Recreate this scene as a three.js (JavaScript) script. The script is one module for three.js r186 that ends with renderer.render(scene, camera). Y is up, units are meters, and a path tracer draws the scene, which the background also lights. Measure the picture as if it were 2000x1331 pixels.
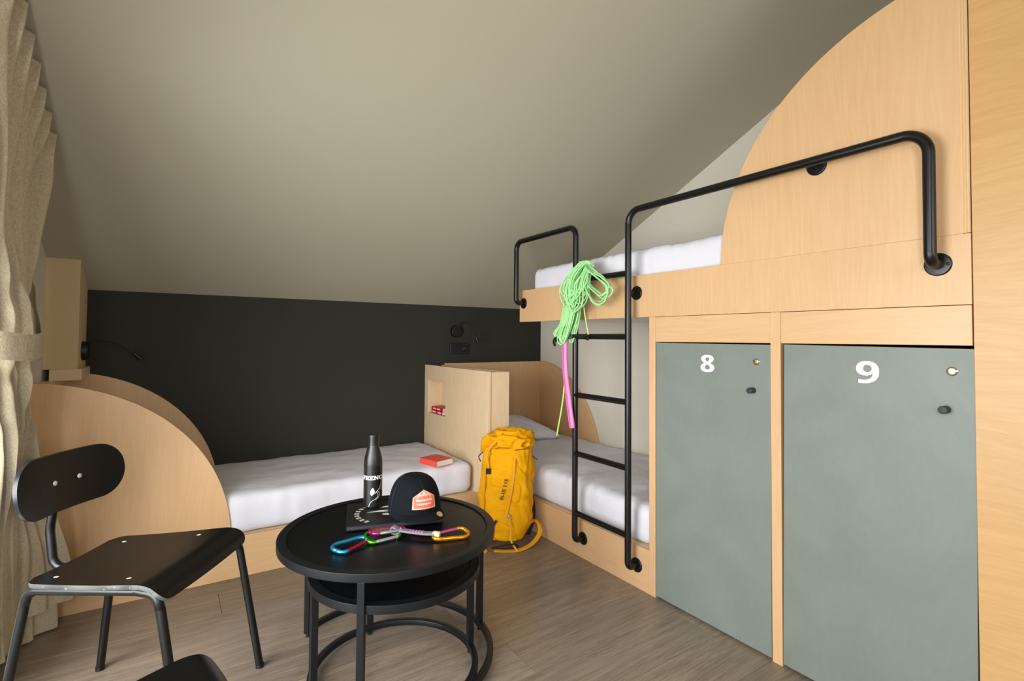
import * as THREE from 'three';
import { RoundedBoxGeometry } from 'three/addons/geometries/RoundedBoxGeometry.js';
import { TextGeometry } from 'three/addons/geometries/TextGeometry.js';
import { FontLoader } from 'three/addons/loaders/FontLoader.js';
import { mergeGeometries } from 'three/addons/utils/BufferGeometryUtils.js';
import { RectAreaLightUniformsLib } from 'three/addons/lights/RectAreaLightUniformsLib.js';
import { createNoise3D } from 'simplex-noise';

// ---------------------------------------------------------------- camera, sky, daylight, exposure
const scene = new THREE.Scene();
const FOC = 999.42, CY = 633.455;
const camera = new THREE.PerspectiveCamera(2 * Math.atan(665.5 / FOC) * 180 / Math.PI, 2000 / 1331, 0.05, 60);
camera.position.set(0, 1.1, 0);
{
  const R = new THREE.Vector3(0.83326058, 0.00715462, 0.55283417), U = new THREE.Vector3(-0.02114296, 0.99959721, 0.01893129), F = new THREE.Vector3(0.55247604, 0.02746325, -0.83307622);
  camera.quaternion.setFromRotationMatrix(new THREE.Matrix4().makeBasis(R, U, F.negate()));
  camera.setViewOffset(2000, 1331, 0, 665.5 - CY, 2000, 1331);
}
scene.add(camera);
const renderer = new THREE.WebGLRenderer({ antialias: true });
renderer.toneMapping = THREE.LinearToneMapping;
renderer.toneMappingExposure = 0.665;
renderer.shadowMap.enabled = true;
scene.background = new THREE.Color(0.85, 0.93, 1.0);
RectAreaLightUniformsLib.init();

const WIN = { z0: -2.15, z1: -0.35, y0: 0.06, y1: 1.55 };        // the window opening in the left wall
{ // the bright sky in front of the window: a tall patch of daylight standing outside, leaning over the opening
  const day = new THREE.RectAreaLight(new THREE.Color(0.98, 0.99, 1.0), 30, 3.0, 1.8);
  day.name = 'window_daylight';
  day.position.set(-1.3, 1.15, -0.5);
  day.lookAt(-0.1, 0.95, -1.5);
  scene.add(day);
}

const WIN2 = { x0: 0.3, x1: 1.6, y0: 0.95, y1: 2.15 };           // a second window, in the wall behind the camera
{
  const back = new THREE.RectAreaLight(new THREE.Color(0.98, 0.99, 1.0), 12, WIN2.x1 - WIN2.x0, WIN2.y1 - WIN2.y0);
  back.name = 'rear_window_daylight';
  back.position.set((WIN2.x0 + WIN2.x1) / 2, (WIN2.y0 + WIN2.y1) / 2, 2.42);
  back.lookAt(back.position.x, back.position.y, -3);
  scene.add(back);
}

// ---------------------------------------------------------------- helpers
let seed = 1234567;
const rnd = () => { seed = (seed + 0x6d2b79f5) | 0; let t = Math.imul(seed ^ (seed >>> 15), 1 | seed); t = (t + Math.imul(t ^ (t >>> 7), 61 | t)) ^ t; return ((t ^ (t >>> 14)) >>> 0) / 4294967296; };
const noise = createNoise3D(rnd);
const V = (x, y, z) => new THREE.Vector3(x, y, z);
const lerp = (a, b, t) => a + (b - a) * t, clamp = (x, a, b) => Math.min(b, Math.max(a, x));
const smooth = (a, b, x) => { const t = clamp((x - a) / (b - a), 0, 1); return t * t * (3 - 2 * t); };
const names = new Map();
function numbered(n) { const k = names.get(n) || 0; names.set(n, k + 1); return k ? n + '_' + String(k).padStart(3, '0') : n; }
function thing(name, label, category, group, pos = [0, 0, 0], rotY = 0) {
  const o = new THREE.Group(); o.name = numbered(name); o.position.set(...pos); o.rotation.y = rotY; scene.add(o);
  o.userData = { label, category }; if (group) o.userData.group = group;
  return o;
}
function prep(g) { if (g.index) g = g.toNonIndexed(); for (const k of Object.keys(g.attributes)) if (!['position', 'normal', 'uv'].includes(k)) g.deleteAttribute(k); if (!g.attributes.uv) g.setAttribute('uv', new THREE.BufferAttribute(new Float32Array(g.attributes.position.count * 2), 2)); return g; }
function merge(list) { return list.length === 1 ? list[0] : mergeGeometries(list.map(prep)); }
function part(parent, name, geo, material, label) {
  const m = new THREE.Mesh(Array.isArray(geo) ? merge(geo) : geo, material); m.name = name; m.castShadow = m.receiveShadow = true; parent.add(m);
  if (label) m.userData.label = label;
  return m;
}
function single(name, label, category, geo, material, group) { const m = part(scene, numbered(name), geo, material); m.userData = { label, category }; if (group) m.userData.group = group; return m; }
function struct(name, geo, material, label) { const m = part(scene, name, geo, material); m.userData.kind = 'structure'; if (label) m.userData.label = label; return m; }
// uv in metres; grain (v) runs along axis g
function metre(geo, g = 'y', off = [0, 0], rot = 0) {
  geo = geo.index ? geo.toNonIndexed() : geo; const p = geo.attributes.position, uv = new Float32Array(p.count * 2), a = V(), b = V(), c = V(), gi = 'xyz'.indexOf(g);
  for (let i = 0; i < p.count; i += 3) {
    a.fromBufferAttribute(p, i); b.fromBufferAttribute(p, i + 1).sub(a); c.fromBufferAttribute(p, i + 2).sub(a); b.cross(c);
    const n = [Math.abs(b.x), Math.abs(b.y), Math.abs(b.z)], k = n.indexOf(Math.max(...n));
    let vi = gi, ui; if (k === gi) { vi = (gi + 1) % 3; ui = (gi + 2) % 3; } else ui = 3 - k - gi;
    for (let j = 0; j < 3; j++) { uv[(i + j) * 2] = p.getComponent(i + j, ui) + off[0]; uv[(i + j) * 2 + 1] = p.getComponent(i + j, vi) + off[1]; }
  }
  geo.setAttribute('uv', new THREE.BufferAttribute(uv, 2)); return geo;
}
// box given by its min and max corners, edges slightly rounded
function box(x0, y0, z0, x1, y1, z1, r = 0.0012, g = 'y', off) {
  const w = x1 - x0, h = y1 - y0, d = z1 - z0, b = r > 0 ? new RoundedBoxGeometry(w, h, d, 1, Math.min(r, w / 2.01, h / 2.01, d / 2.01)) : new THREE.BoxGeometry(w, h, d);
  b.translate((x0 + x1) / 2, (y0 + y1) / 2, (z0 + z1) / 2);
  return metre(b, g, off || [x0 * 1.7 + z0, y0 + z0 * 0.7]);
}
// flat shape in (a,b) extruded to a board; to(geo) turns it into place
function board(shape, t, bevel = 0.001, curve = 48) { return new THREE.ExtrudeGeometry(shape, { depth: t - 2 * bevel, bevelEnabled: bevel > 0, bevelThickness: bevel, bevelSize: bevel, bevelSegments: 1, curveSegments: curve }).translate(0, 0, bevel); }
// round the corners of a polyline
function rc(pts, r, n = 8) {
  const out = [pts[0].clone()];
  for (let i = 1; i < pts.length - 1; i++) {
    const p = pts[i], a = pts[i - 1].clone().sub(p), b = pts[i + 1].clone().sub(p), la = a.length(), lb = b.length(); a.normalize(); b.normalize();
    const ang = a.angleTo(b), rr = Array.isArray(r) ? r[i - 1] : r, d = Math.min(rr / Math.tan(ang / 2), la * 0.48, lb * 0.48), R = d * Math.tan(ang / 2);
    const c = p.clone().add(a.clone().add(b).normalize().multiplyScalar(R / Math.sin(ang / 2)));
    const s = p.clone().add(a.multiplyScalar(d)).sub(c), e = p.clone().add(b.multiplyScalar(d)).sub(c), w = s.angleTo(e), ax = s.clone().cross(e).normalize();
    for (let k = 0; k <= n; k++) out.push(s.clone().applyAxisAngle(ax, w * k / n).add(c));
  }
  out.push(pts[pts.length - 1].clone()); return out;
}
function spline(pts, n = 40, closed = false, tension = 0.5) { return new THREE.CatmullRomCurve3(pts.map((p) => (p.isVector3 ? p : V(...p))), closed, 'centripetal', tension).getPoints(n); }
// tube / strap swept along points: rx, ry half sizes (numbers or functions of 0..1), up fixes the ry direction
function sweep(pts, rx, ry = rx, o = {}) {
  const closed = !!o.closed, radial = o.radial || 12, n = pts.length, power = o.power || 2;
  if (closed && pts[0].distanceTo(pts[n - 1]) < 1e-6) return sweep(pts.slice(0, -1), rx, ry, o);
  const T = pts.map((p, i) => { const a = closed ? pts[(i + n - 1) % n] : pts[Math.max(0, i - 1)], b = closed ? pts[(i + 1) % n] : pts[Math.min(n - 1, i + 1)]; return b.clone().sub(a).normalize(); });
  let N = o.up ? o.up.clone() : Math.abs(T[0].y) < 0.9 ? V(0, 1, 0) : V(1, 0, 0);
  const pos = [], uv = [], idx = []; let len = 0;
  const rings = closed ? n + 1 : n, fr = [];
  for (let i = 0; i < n; i++) {
    if (o.up) N = (typeof o.upAt === 'function' ? o.upAt(i / (n - 1)) : o.up).clone();
    const b = T[i].clone().cross(N); if (b.lengthSq() < 1e-8) b.copy(fr.length ? fr[i - 1][0] : V(1, 0, 0)); b.normalize(); N = b.clone().cross(T[i]).normalize(); fr.push([b, N.clone()]);
  }
  for (let q = 0; q < rings; q++) {
    const i = q % n, t = q / (rings - 1); if (q) len += pts[i].distanceTo(pts[(q - 1) % n]);
    const a = typeof rx === 'function' ? rx(t) : rx, c = typeof ry === 'function' ? ry(t) : ry;
    for (let k = 0; k <= radial; k++) {
      const w = k / radial * Math.PI * 2 + (o.phase || 0), co = Math.cos(w), si = Math.sin(w), x = Math.sign(co) * Math.abs(co) ** (2 / power) * a, y = Math.sign(si) * Math.abs(si) ** (2 / power) * c;
      pos.push(pts[i].x + fr[i][0].x * x + fr[i][1].x * y, pts[i].y + fr[i][0].y * x + fr[i][1].y * y, pts[i].z + fr[i][0].z * x + fr[i][1].z * y);
      uv.push(k / radial * Math.PI * (a + c), len);
    }
  }
  const S = radial + 1;
  for (let i = 0; i < rings - 1; i++) for (let k = 0; k < radial; k++) { const a = i * S + k, b = a + 1, c = a + S, d = c + 1; idx.push(a, b, c, b, d, c); }
  if (!closed) for (const [i, flip] of [[0, 0], [rings - 1, 1]]) {
    const c0 = pos.length / 3; pos.push(pts[i].x, pts[i].y, pts[i].z); uv.push(0, 0);
    for (let k = 0; k < radial; k++) flip ? idx.push(c0, i * S + k, i * S + k + 1) : idx.push(c0, i * S + k + 1, i * S + k);
  }
  const g = new THREE.BufferGeometry(); g.setAttribute('position', new THREE.Float32BufferAttribute(pos, 3)); g.setAttribute('uv', new THREE.Float32BufferAttribute(uv, 2)); g.setIndex(idx); g.computeVertexNormals(); return g;
}
// surface from a grid function f(i/n, j/m) -> [x,y,z]; uv from the grid in metres
function grid(n, m, f, uvs = [1, 1]) {
  const pos = [], uv = [], idx = [];
  for (let i = 0; i <= n; i++) for (let j = 0; j <= m; j++) { pos.push(...f(i / n, j / m)); uv.push(i / n * uvs[0], j / m * uvs[1]); }
  for (let i = 0; i < n; i++) for (let j = 0; j < m; j++) { const a = i * (m + 1) + j, b = a + 1, c = a + m + 1, d = c + 1; idx.push(a, b, c, b, d, c); }
  const g = new THREE.BufferGeometry(); g.setAttribute('position', new THREE.Float32BufferAttribute(pos, 3)); g.setAttribute('uv', new THREE.Float32BufferAttribute(uv, 2)); g.setIndex(idx); g.computeVertexNormals(); return g;
}
// rounded, finely divided box for soft things; bend(v) moves each point afterwards
function softBox(w, h, d, r, nx, ny, nz, bend) {
  const g = new THREE.BoxGeometry(w, h, d, nx, ny, nz), p = g.attributes.position, v = V(), q = V(), hx = w / 2, hy = h / 2, hz = d / 2;
  for (let i = 0; i < p.count; i++) {
    v.fromBufferAttribute(p, i); q.set(clamp(v.x, -hx + r, hx - r), clamp(v.y, -hy + r, hy - r), clamp(v.z, -hz + r, hz - r)); v.sub(q);
    if (v.lengthSq() > 1e-12) v.normalize().multiplyScalar(r); v.add(q); bend && bend(v); p.setXYZ(i, v.x, v.y, v.z);
  }
  // join the six sides so that the normals are smooth
  const key = new Map(), map = []; const pos = [], uv = [];
  for (let i = 0; i < p.count; i++) { const k = [p.getX(i), p.getY(i), p.getZ(i)].map((x) => Math.round(x * 1e5)).join(); if (!key.has(k)) { key.set(k, pos.length / 3); pos.push(p.getX(i), p.getY(i), p.getZ(i)); uv.push(p.getX(i) + p.getY(i), p.getZ(i) + p.getY(i)); } map.push(key.get(k)); }
  const out = new THREE.BufferGeometry(); out.setAttribute('position', new THREE.Float32BufferAttribute(pos, 3)); out.setAttribute('uv', new THREE.Float32BufferAttribute(uv, 2)); out.setIndex(Array.from(g.index.array, (i) => map[i])); out.computeVertexNormals(); return out;
}
function place(geo, pos, rot = [0, 0, 0]) { return geo.applyMatrix4(new THREE.Matrix4().compose(V(...pos), new THREE.Quaternion().setFromEuler(new THREE.Euler(...rot)), V(1, 1, 1))); }
function cyl(r0, r1, h, n = 32) { return new THREE.CylinderGeometry(r0, r1, h, n); }
function lathe(list, n = 48) { return new THREE.LatheGeometry(list.map(([r, y]) => new THREE.Vector2(r, y)), n); }

// ---------------------------------------------------------------- textures and materials
const hexc = (h) => { const c = new THREE.Color(h); return [c.r, c.g, c.b]; };
const toS = (x) => Math.round(255 * clamp(x <= 0.0031308 ? 12.92 * x : 1.055 * x ** (1 / 2.4) - 0.055, 0, 1));
function tex(w, h, fn, srgb = true) {
  const d = new Uint8Array(w * h * 4);
  for (let y = 0; y < h; y++) for (let x = 0; x < w; x++) { const c = fn(x / w, y / h), i = (y * w + x) * 4; d[i] = srgb ? toS(c[0]) : 255 * clamp(c[0], 0, 1); d[i + 1] = srgb ? toS(c[1]) : 255 * clamp(c[1], 0, 1); d[i + 2] = srgb ? toS(c[2]) : 255 * clamp(c[2], 0, 1); d[i + 3] = 255; }
  const t = new THREE.DataTexture(d, w, h, THREE.RGBAFormat); t.wrapS = t.wrapT = THREE.RepeatWrapping; t.magFilter = THREE.LinearFilter; t.minFilter = THREE.LinearMipmapLinearFilter; t.generateMipmaps = true; if (srgb) t.colorSpace = THREE.SRGBColorSpace; t.needsUpdate = true; return t;
}
// noise that repeats over the unit square
function loop2(u, v, fu, fv, s) { const a = u * Math.PI * 2, b = v * Math.PI * 2; return noise(Math.cos(a) * fu / 6.283 + s, Math.sin(a) * fu / 6.283 + Math.cos(b) * fv / 6.283 * 1.3 + s * 1.7, Math.sin(b) * fv / 6.283 + s * 0.3); }
function woodTex(light, dark, w, h, su, sv, contrast, s) {
  const A = hexc(light), B = hexc(dark);
  return tex(w, h, (u, v) => {
    const warp = loop2(u, v, 4, 2, s + 9) * 0.02;
    let t = 0.5 + 0.28 * loop2(u + warp, v, su, sv, s) + 0.22 * loop2(u + warp, v, su * 3.1, sv * 1.6, s + 3) + 0.16 * loop2(u, v, su * 8, sv * 5, s + 5) + 0.2 * loop2(u, v, 3, 2, s + 7);
    t = clamp((t - 0.5) * contrast + 0.5, 0, 1); const f = (x, y) => lerp(y, x, t); return [f(A[0], B[0]), f(A[1], B[1]), f(A[2], B[2])];
  });
}
function rep(t, u, v) { const c = t.clone(); c.repeat.set(u, v); c.needsUpdate = true; return c; }
const std = (o) => new THREE.MeshStandardMaterial(o), phy = (o) => new THREE.MeshPhysicalMaterial(o);
const birch = woodTex('#d5b085', '#cba375', 1024, 1024, 60, 7, 0.85, 2);
const M = {};
M.birch = std({ map: rep(birch, 1 / 0.9, 1 / 1.5), roughness: 0.42 });
M.birchB = std({ map: woodTex('#e3cba8', '#d9bd96', 512, 1024, 34, 6, 0.85, 17), roughness: 0.45 });
M.wardrobe = std({ map: woodTex('#caa26d', '#be945d', 1024, 1024, 34, 5, 0.9, 31), roughness: 0.42 });
M.ply = std({ map: (() => { const A = hexc('#d9b384'), B = hexc('#a47a4c'); return tex(256, 256, (u, v) => { const l = Math.floor(u * 6) % 2, e = Math.abs((u * 6) % 1 - 0.5) > 0.44 ? 0.35 : 0; const t = clamp(0.35 * l + e + 0.18 * loop2(u, v, 20, 30, 4), 0, 1); return [lerp(A[0], B[0], t), lerp(A[1], B[1], t), lerp(A[2], B[2], t)]; }); })(), roughness: 0.6 });
M.wall = std({ color: '#d6d0c2', roughness: 0.92, bumpMap: tex(512, 512, (u, v) => { const n = 0.5 + 0.25 * loop2(u, v, 90, 90, 1) + 0.25 * loop2(u, v, 200, 200, 2); return [n, n, n]; }, false), bumpScale: 0.0006 });
M.ceil = std({ color: '#b1ab97', roughness: 0.95 });
M.dark = phy({ color: '#33322c', roughness: 0.8, specularIntensity: 0.35 });
M.locker = std({ map: (() => { const A = hexc('#7b847d'), B = hexc('#747d76'); return tex(512, 512, (u, v) => { const t = clamp(0.5 + 0.4 * loop2(u, v, 5, 5, 12) + 0.15 * loop2(u, v, 40, 18, 13) + 0.12 * loop2(u, v, 160, 40, 14), 0, 1); return [lerp(A[0], B[0], t), lerp(A[1], B[1], t), lerp(A[2], B[2], t)]; }); })(), roughness: 0.48 });
M.inside = std({ color: '#4a3c2b', roughness: 0.9 });
M.blackMetal = phy({ color: '#060708', roughness: 0.36, specularIntensity: 0.75, clearcoat: 0.15, clearcoatRoughness: 0.3 });
M.blackPlastic = std({ color: '#0a0b0d', roughness: 0.5 });
M.knob = std({ color: '#2c2e2e', roughness: 0.55 });
M.tableBlack = phy({ color: '#06080a', roughness: 0.36, specularIntensity: 0.7, specularColor: '#dfe9ff' });
M.tableRim = phy({ color: '#0a0e12', roughness: 0.42, specularIntensity: 0.8 });
M.chairBlack = phy({ color: '#040505', roughness: 0.36, specularIntensity: 0.6, clearcoat: 0.08, clearcoatRoughness: 0.3 });
M.chairEdge = std({ map: (() => { const A = hexc('#2a2f2e'), B = hexc('#b9b7ab'); return tex(512, 128, (u, v) => { const t = clamp((loop2(u, v, 70, 12, 21) + 0.6 * loop2(u, v, 160, 30, 22) - 0.95) * 2.2, 0, 0.6) + 0.1 + 0.1 * loop2(u, v, 12, 4, 23); return [lerp(A[0], B[0], t), lerp(A[1], B[1], t), lerp(A[2], B[2], t)]; }); })(), roughness: 0.55 });
M.chrome = std({ color: '#d8d6cf', roughness: 0.28, metalness: 1 });
M.rivet = std({ color: '#d9d4c6', roughness: 0.4, metalness: 0.2 });
M.brass = std({ color: '#e3d3ac', roughness: 0.25, metalness: 1 });
M.sheet = phy({ color: '#d8d8e0', roughness: 0.85, sheen: 0.3, sheenRoughness: 0.6, bumpMap: tex(512, 512, (u, v) => { const n = 0.5 + 0.35 * loop2(u, v, 9, 14, 41) + 0.2 * loop2(u, v, 30, 25, 42); return [n, n, n]; }, false), bumpScale: 0.0014 });
M.white = std({ color: '#e9e9e4', roughness: 0.5 });
const weave = tex(512, 512, (u, v) => { const A = hexc('#c9bfa6'), B = hexc('#a1957b'); const x = Math.floor(u * 128), y = Math.floor(v * 128), k = ((x * 73856093) ^ (y * 19349663)) >>> 0, r = (k % 1000) / 1000; const t = clamp(0.5 + (r - 0.5) * 0.5 + 0.35 * loop2(u, v, 90, 60, 51) + 0.2 * loop2(u, v, 20, 14, 52), 0, 1); return [lerp(A[0], B[0], t), lerp(A[1], B[1], t), lerp(A[2], B[2], t)]; });
M.curtain = phy({ map: rep(weave, 4, 4), roughness: 0.95, transmission: 0, sheen: 0.2, sheenRoughness: 0.8, side: THREE.DoubleSide });
M.pack = phy({ map: (() => { const A = hexc('#eaa703'), B = hexc('#d59300'); return tex(256, 256, (u, v) => { const t = clamp(0.5 + 0.35 * loop2(u, v, 8, 8, 61) + 0.25 * loop2(u, v, 60, 60, 62), 0, 1); return [lerp(A[0], B[0], t), lerp(A[1], B[1], t), lerp(A[2], B[2], t)]; }); })(), roughness: 0.8, specularIntensity: 0.3 });
M.packDark = std({ color: '#17171a', roughness: 0.8 });
M.packStrap = std({ color: '#dd9a0c', roughness: 0.7 });
M.rope = std({ map: tex(64, 64, (u, v) => { const A = hexc('#b9ecab'), B = hexc('#6cbc63'); const t = (Math.sin((u * 3 + v * 6) * 6.283) * 0.5 + 0.5) * 0.55 + 0.1; return [lerp(A[0], B[0], t), lerp(A[1], B[1], t), lerp(A[2], B[2], t)]; }), roughness: 0.75 });
M.rope.map.repeat.set(30, 30);
M.ropeTail = std({ color: '#b9dc7a', roughness: 0.75 });
M.pink = std({ color: '#ea86bd', roughness: 0.5 });
M.glass = phy({ color: '#ffffff', roughness: 0.02, transmission: 1, thickness: 0, ior: 1.5 });
const anod = (c) => std({ color: c, roughness: 0.24, metalness: 0.85 });
M.blue = anod('#2fa6d8'); M.green = anod('#3f9e22'); M.gold = anod('#f0a01c'); M.magenta = anod('#d42b7d'); M.red = anod('#c9233b'); M.silver = anod('#c6c9cc'); M.pinkMetal = anod('#f06bb4');
M.sling = std({ color: '#73747c', roughness: 0.85 }); M.slingPink = std({ color: '#c871a6', roughness: 0.8 }); M.rubber = std({ color: '#d6d0bb', roughness: 0.7 });
M.bookRed = std({ color: '#e2483f', roughness: 0.5 }); M.bookCrimson = std({ color: '#c8182f', roughness: 0.5 }); M.paper = std({ color: '#e6e1d6', roughness: 0.9 });
M.capCloth = phy({ color: '#090d12', roughness: 0.9, specularIntensity: 0.4 });
M.notebook = std({ color: '#0a0b0d', roughness: 0.6 });
M.bottle = phy({ color: '#08090a', roughness: 0.38, clearcoat: 0.15, clearcoatRoughness: 0.4 });

// ---------------------------------------------------------------- the room
const X0 = 1.735, ZB = -3.42, XG = 2.555, XL = -0.495, SL = 0.478, YB = 1.336, RIDGE = 0.25, ZF = 2.2;
const ceilY = (z) => YB + SL * (Math.min(z, RIDGE) - ZB);
const TOP = ceilY(RIDGE);
const floor = struct('floor', box(XL - 0.2, -0.12, ZB - 0.2, XG + 0.2, -0.012, ZF + 0.2, 0), std({ color: '#2c241d', roughness: 0.9 }));
{ // laminate planks, laid along the dark wall
  const A = hexc('#a59989'), B = hexc('#70645a');
  const map = tex(2048, 512, (u, v) => {
    const wp = loop2(u, v, 3, 2, 70) * 0.02;
    let t = 0.5 + 0.16 * loop2(u, v + wp, 5, 14, 71) + 0.26 * loop2(u, v + wp, 12, 70, 72) + 0.26 * loop2(u, v, 30, 170, 73) + 0.16 * loop2(u, v, 90, 330, 74);
    t = clamp((t - 0.5) * 1.0 + 0.5, 0, 1); return [lerp(B[0], A[0], t), lerp(B[1], A[1], t), lerp(B[2], A[2], t)];
  });
  map.repeat.set(1 / 2.2, 1 / 0.55);
  const tints = ['#ffffff', '#f1ede8', '#e6e2dc', '#f8f2ea', '#dcd8d4'].map((c) => std({ map, color: c, roughness: 0.34, bumpMap: map, bumpScale: 0.0003 }));
  const W = 0.1925, L = 1.285; let row = 0;
  for (let z = -2.635 - 0.09; z < ZF; z += W, row++) {
    let x = XL - ((row * 0.47) % 1) * L;
    while (x < XG) {
      const a = Math.max(x, XL), b = Math.min(x + L, X0 + 0.02);
      if (b - a > 0.03) {
        const g = box(a + 0.0006, -0.012, Math.max(z, -2.66) + 0.0006, b - 0.0006, 0, z + W - 0.0006, 0.0009, 'z', [rnd() * 2, rnd() * 2]);
        part(floor, 'plank', g, tints[Math.floor(rnd() * tints.length)]);
      }
      x += L;
    }
  }
}
{ // ceilings, walls
  const T = 0.15;
  const s = new THREE.Shape([[ZB - 0.2, ceilY(ZB) - SL * 0.2], [RIDGE, TOP], [ZF + 0.2, TOP], [ZF + 0.2, TOP + T], [RIDGE - 0.03, TOP + T], [ZB - 0.2, ceilY(ZB) - SL * 0.2 + T + 0.05]].map((p) => new THREE.Vector2(...p)));
  const turn = (g, x) => g.applyMatrix4(new THREE.Matrix4().makeBasis(V(0, 0, 1), V(0, 1, 0), V(-1, 0, 0))).translate(x, 0, 0); // (a,b,t) -> z=a, y=b, x=-t
  struct('ceiling', metre(turn(board(s, XG - XL + 0.4, 0), XG + 0.2), 'x'), M.ceil);
  struct('wall_back', box(XL - 0.2, -0.1, ZB - 0.2, XG + 0.2, ceilY(ZB) + 0.06, ZB, 0), M.dark, 'low charcoal wall under the sloping ceiling');
  const prof = (z0, z1) => [[z0, -0.1], [z1, -0.1], [z1, ceilY(z1) + 0.05], ...(z1 > RIDGE ? [[RIDGE, TOP + 0.05]] : []), [z0, ceilY(z0) + 0.05]].map((p) => new THREE.Vector2(...p));
  struct('wall_right', metre(turn(board(new THREE.Shape(prof(ZB - 0.2, ZF + 0.2)), 0.2, 0), XG + 0.2), 'y'), M.wall);
  const left = new THREE.Shape(prof(ZB - 0.2, ZF + 0.2));
  left.holes.push(new THREE.Path([[WIN.z0, WIN.y0], [WIN.z0, WIN.y1], [WIN.z1, WIN.y1], [WIN.z1, WIN.y0]].map((p) => new THREE.Vector2(...p))));
  struct('wall_left', metre(turn(board(left, 0.2, 0), XL), 'y'), M.wall);
  const front = new THREE.Shape([[XL - 0.2, -0.1], [XG + 0.2, -0.1], [XG + 0.2, TOP + 0.05], [XL - 0.2, TOP + 0.05]].map((p) => new THREE.Vector2(...p)));
  front.holes.push(new THREE.Path([[WIN2.x0, WIN2.y0], [WIN2.x0, WIN2.y1], [WIN2.x1, WIN2.y1], [WIN2.x1, WIN2.y0]].map((p) => new THREE.Vector2(...p))));
  struct('wall_front', metre(board(front, 0.2, 0).translate(0, 0, ZF), 'y'), M.wall);
  {
    const w = new THREE.Group(); w.name = 'window_2'; w.userData.kind = 'structure'; scene.add(w);
    const f = 0.05, z0 = ZF + 0.08, z1 = ZF + 0.14, { x0, x1, y0, y1 } = WIN2;
    part(w, 'window_frame', [box(x0, y0, z0, x1, y0 + f, z1, 0.003), box(x0, y1 - f, z0, x1, y1, z1, 0.003), box(x0, y0 + f, z0, x0 + f, y1 - f, z1, 0.003), box(x1 - f, y0 + f, z0, x1, y1 - f, z1, 0.003)], M.white);
    part(w, 'pane', box(x0 + f, y0 + f, z0 + 0.025, x1 - f, y1 - f, z0 + 0.03, 0), M.glass);
  }
  // boxed-in pillar in the left back corner, cut by the slope
  const pil = new THREE.Shape([[ZB, 0.94], [-3.163, 0.94], [-3.163, ceilY(-3.163) + 0.01], [ZB, ceilY(ZB) + 0.01]].map((p) => new THREE.Vector2(...p)));
  struct('pillar', metre(turn(board(pil, 0.124, 0.001), -0.371), 'y'), std({ color: '#cdb78e', roughness: 0.85 }), 'cream boxed pillar in the corner by the curtain');
  // window: frame and pane
  const w = new THREE.Group(); w.name = 'window_1'; w.userData.kind = 'structure'; scene.add(w);
  const fr = [], x0 = XL - 0.16, x1 = XL - 0.1, f = 0.05;
  for (const [a, b, c, d] of [[WIN.z0, WIN.z1, WIN.y0, WIN.y0 + f], [WIN.z0, WIN.z1, WIN.y1 - f, WIN.y1], [WIN.z0, WIN.z0 + f, WIN.y0 + f, WIN.y1 - f], [WIN.z1 - f, WIN.z1, WIN.y0 + f, WIN.y1 - f], [(WIN.z0 + WIN.z1) / 2 - f / 2, (WIN.z0 + WIN.z1) / 2 + f / 2, WIN.y0 + f, WIN.y1 - f]]) fr.push(box(x0, c, a, x1, d, b, 0.003));
  part(w, 'window_frame', fr, M.white);
  const mid = (WIN.z0 + WIN.z1) / 2;
  for (const [a, b] of [[WIN.z0 + f, mid - f / 2], [mid + f / 2, WIN.z1 - f]]) part(w, 'pane', box(XL - 0.135, WIN.y0 + f, a, XL - 0.13, WIN.y1 - f, b, 0), M.glass);
}
const turnX = (g, x) => g.applyMatrix4(new THREE.Matrix4().makeBasis(V(0, 0, 1), V(0, 1, 0), V(-1, 0, 0))).translate(x, 0, 0);

// ---------------------------------------------------------------- corner ledge under the pillar
{
  const t = thing('corner_ledge', 'pale wooden ledge wrapped round the foot of the cream corner pillar', 'shelf');
  part(t, 'ledge_block', box(-0.468, 0.887, ZB, -0.352, 0.94, -3.13, 0.0015, 'x'), M.birchB);
  part(t, 'ledge_strip', box(XL, 0.858, ZB, -0.447, 0.887, -2.92, 0.0015, 'z'), M.birchB);
}
// ---------------------------------------------------------------- beds
function quarter(R, n = 64) { const s = new THREE.Shape(); s.moveTo(0, 0); s.lineTo(R, 0); s.absarc(0, 0, R, 0, Math.PI / 2, false); s.lineTo(0, 0); return s; }
const R4 = 0.726, ZBED = -2.655;
{
  const t = thing('bed_frame', 'pale plywood low bed frame along the charcoal wall with quarter round end panels', 'bed');
  part(t, 'base_panel', box(XL, 0.0, ZBED - 0.018, X0 + 0.017, 0.186, ZBED, 0.0012, 'x'), M.birch);
  part(t, 'bed_deck', box(XL, 0.168, ZB, X0 - 0.02, 0.186, ZBED - 0.018, 0.001, 'x'), M.birchB);
  part(t, 'guard_panel', metre(board(quarter(R4), 0.018).translate(-0.488, 0.187, ZBED - 0.018), 'y'), M.birch, 'quarter round front panel of the bed');
  part(t, 'guard_panel', metre(board(quarter(R4), 0.018).translate(-0.488, 0.187, ZB + 0.001), 'y', [0.3, 0.2]), M.birch, 'quarter round panel against the charcoal wall');
}
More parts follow.
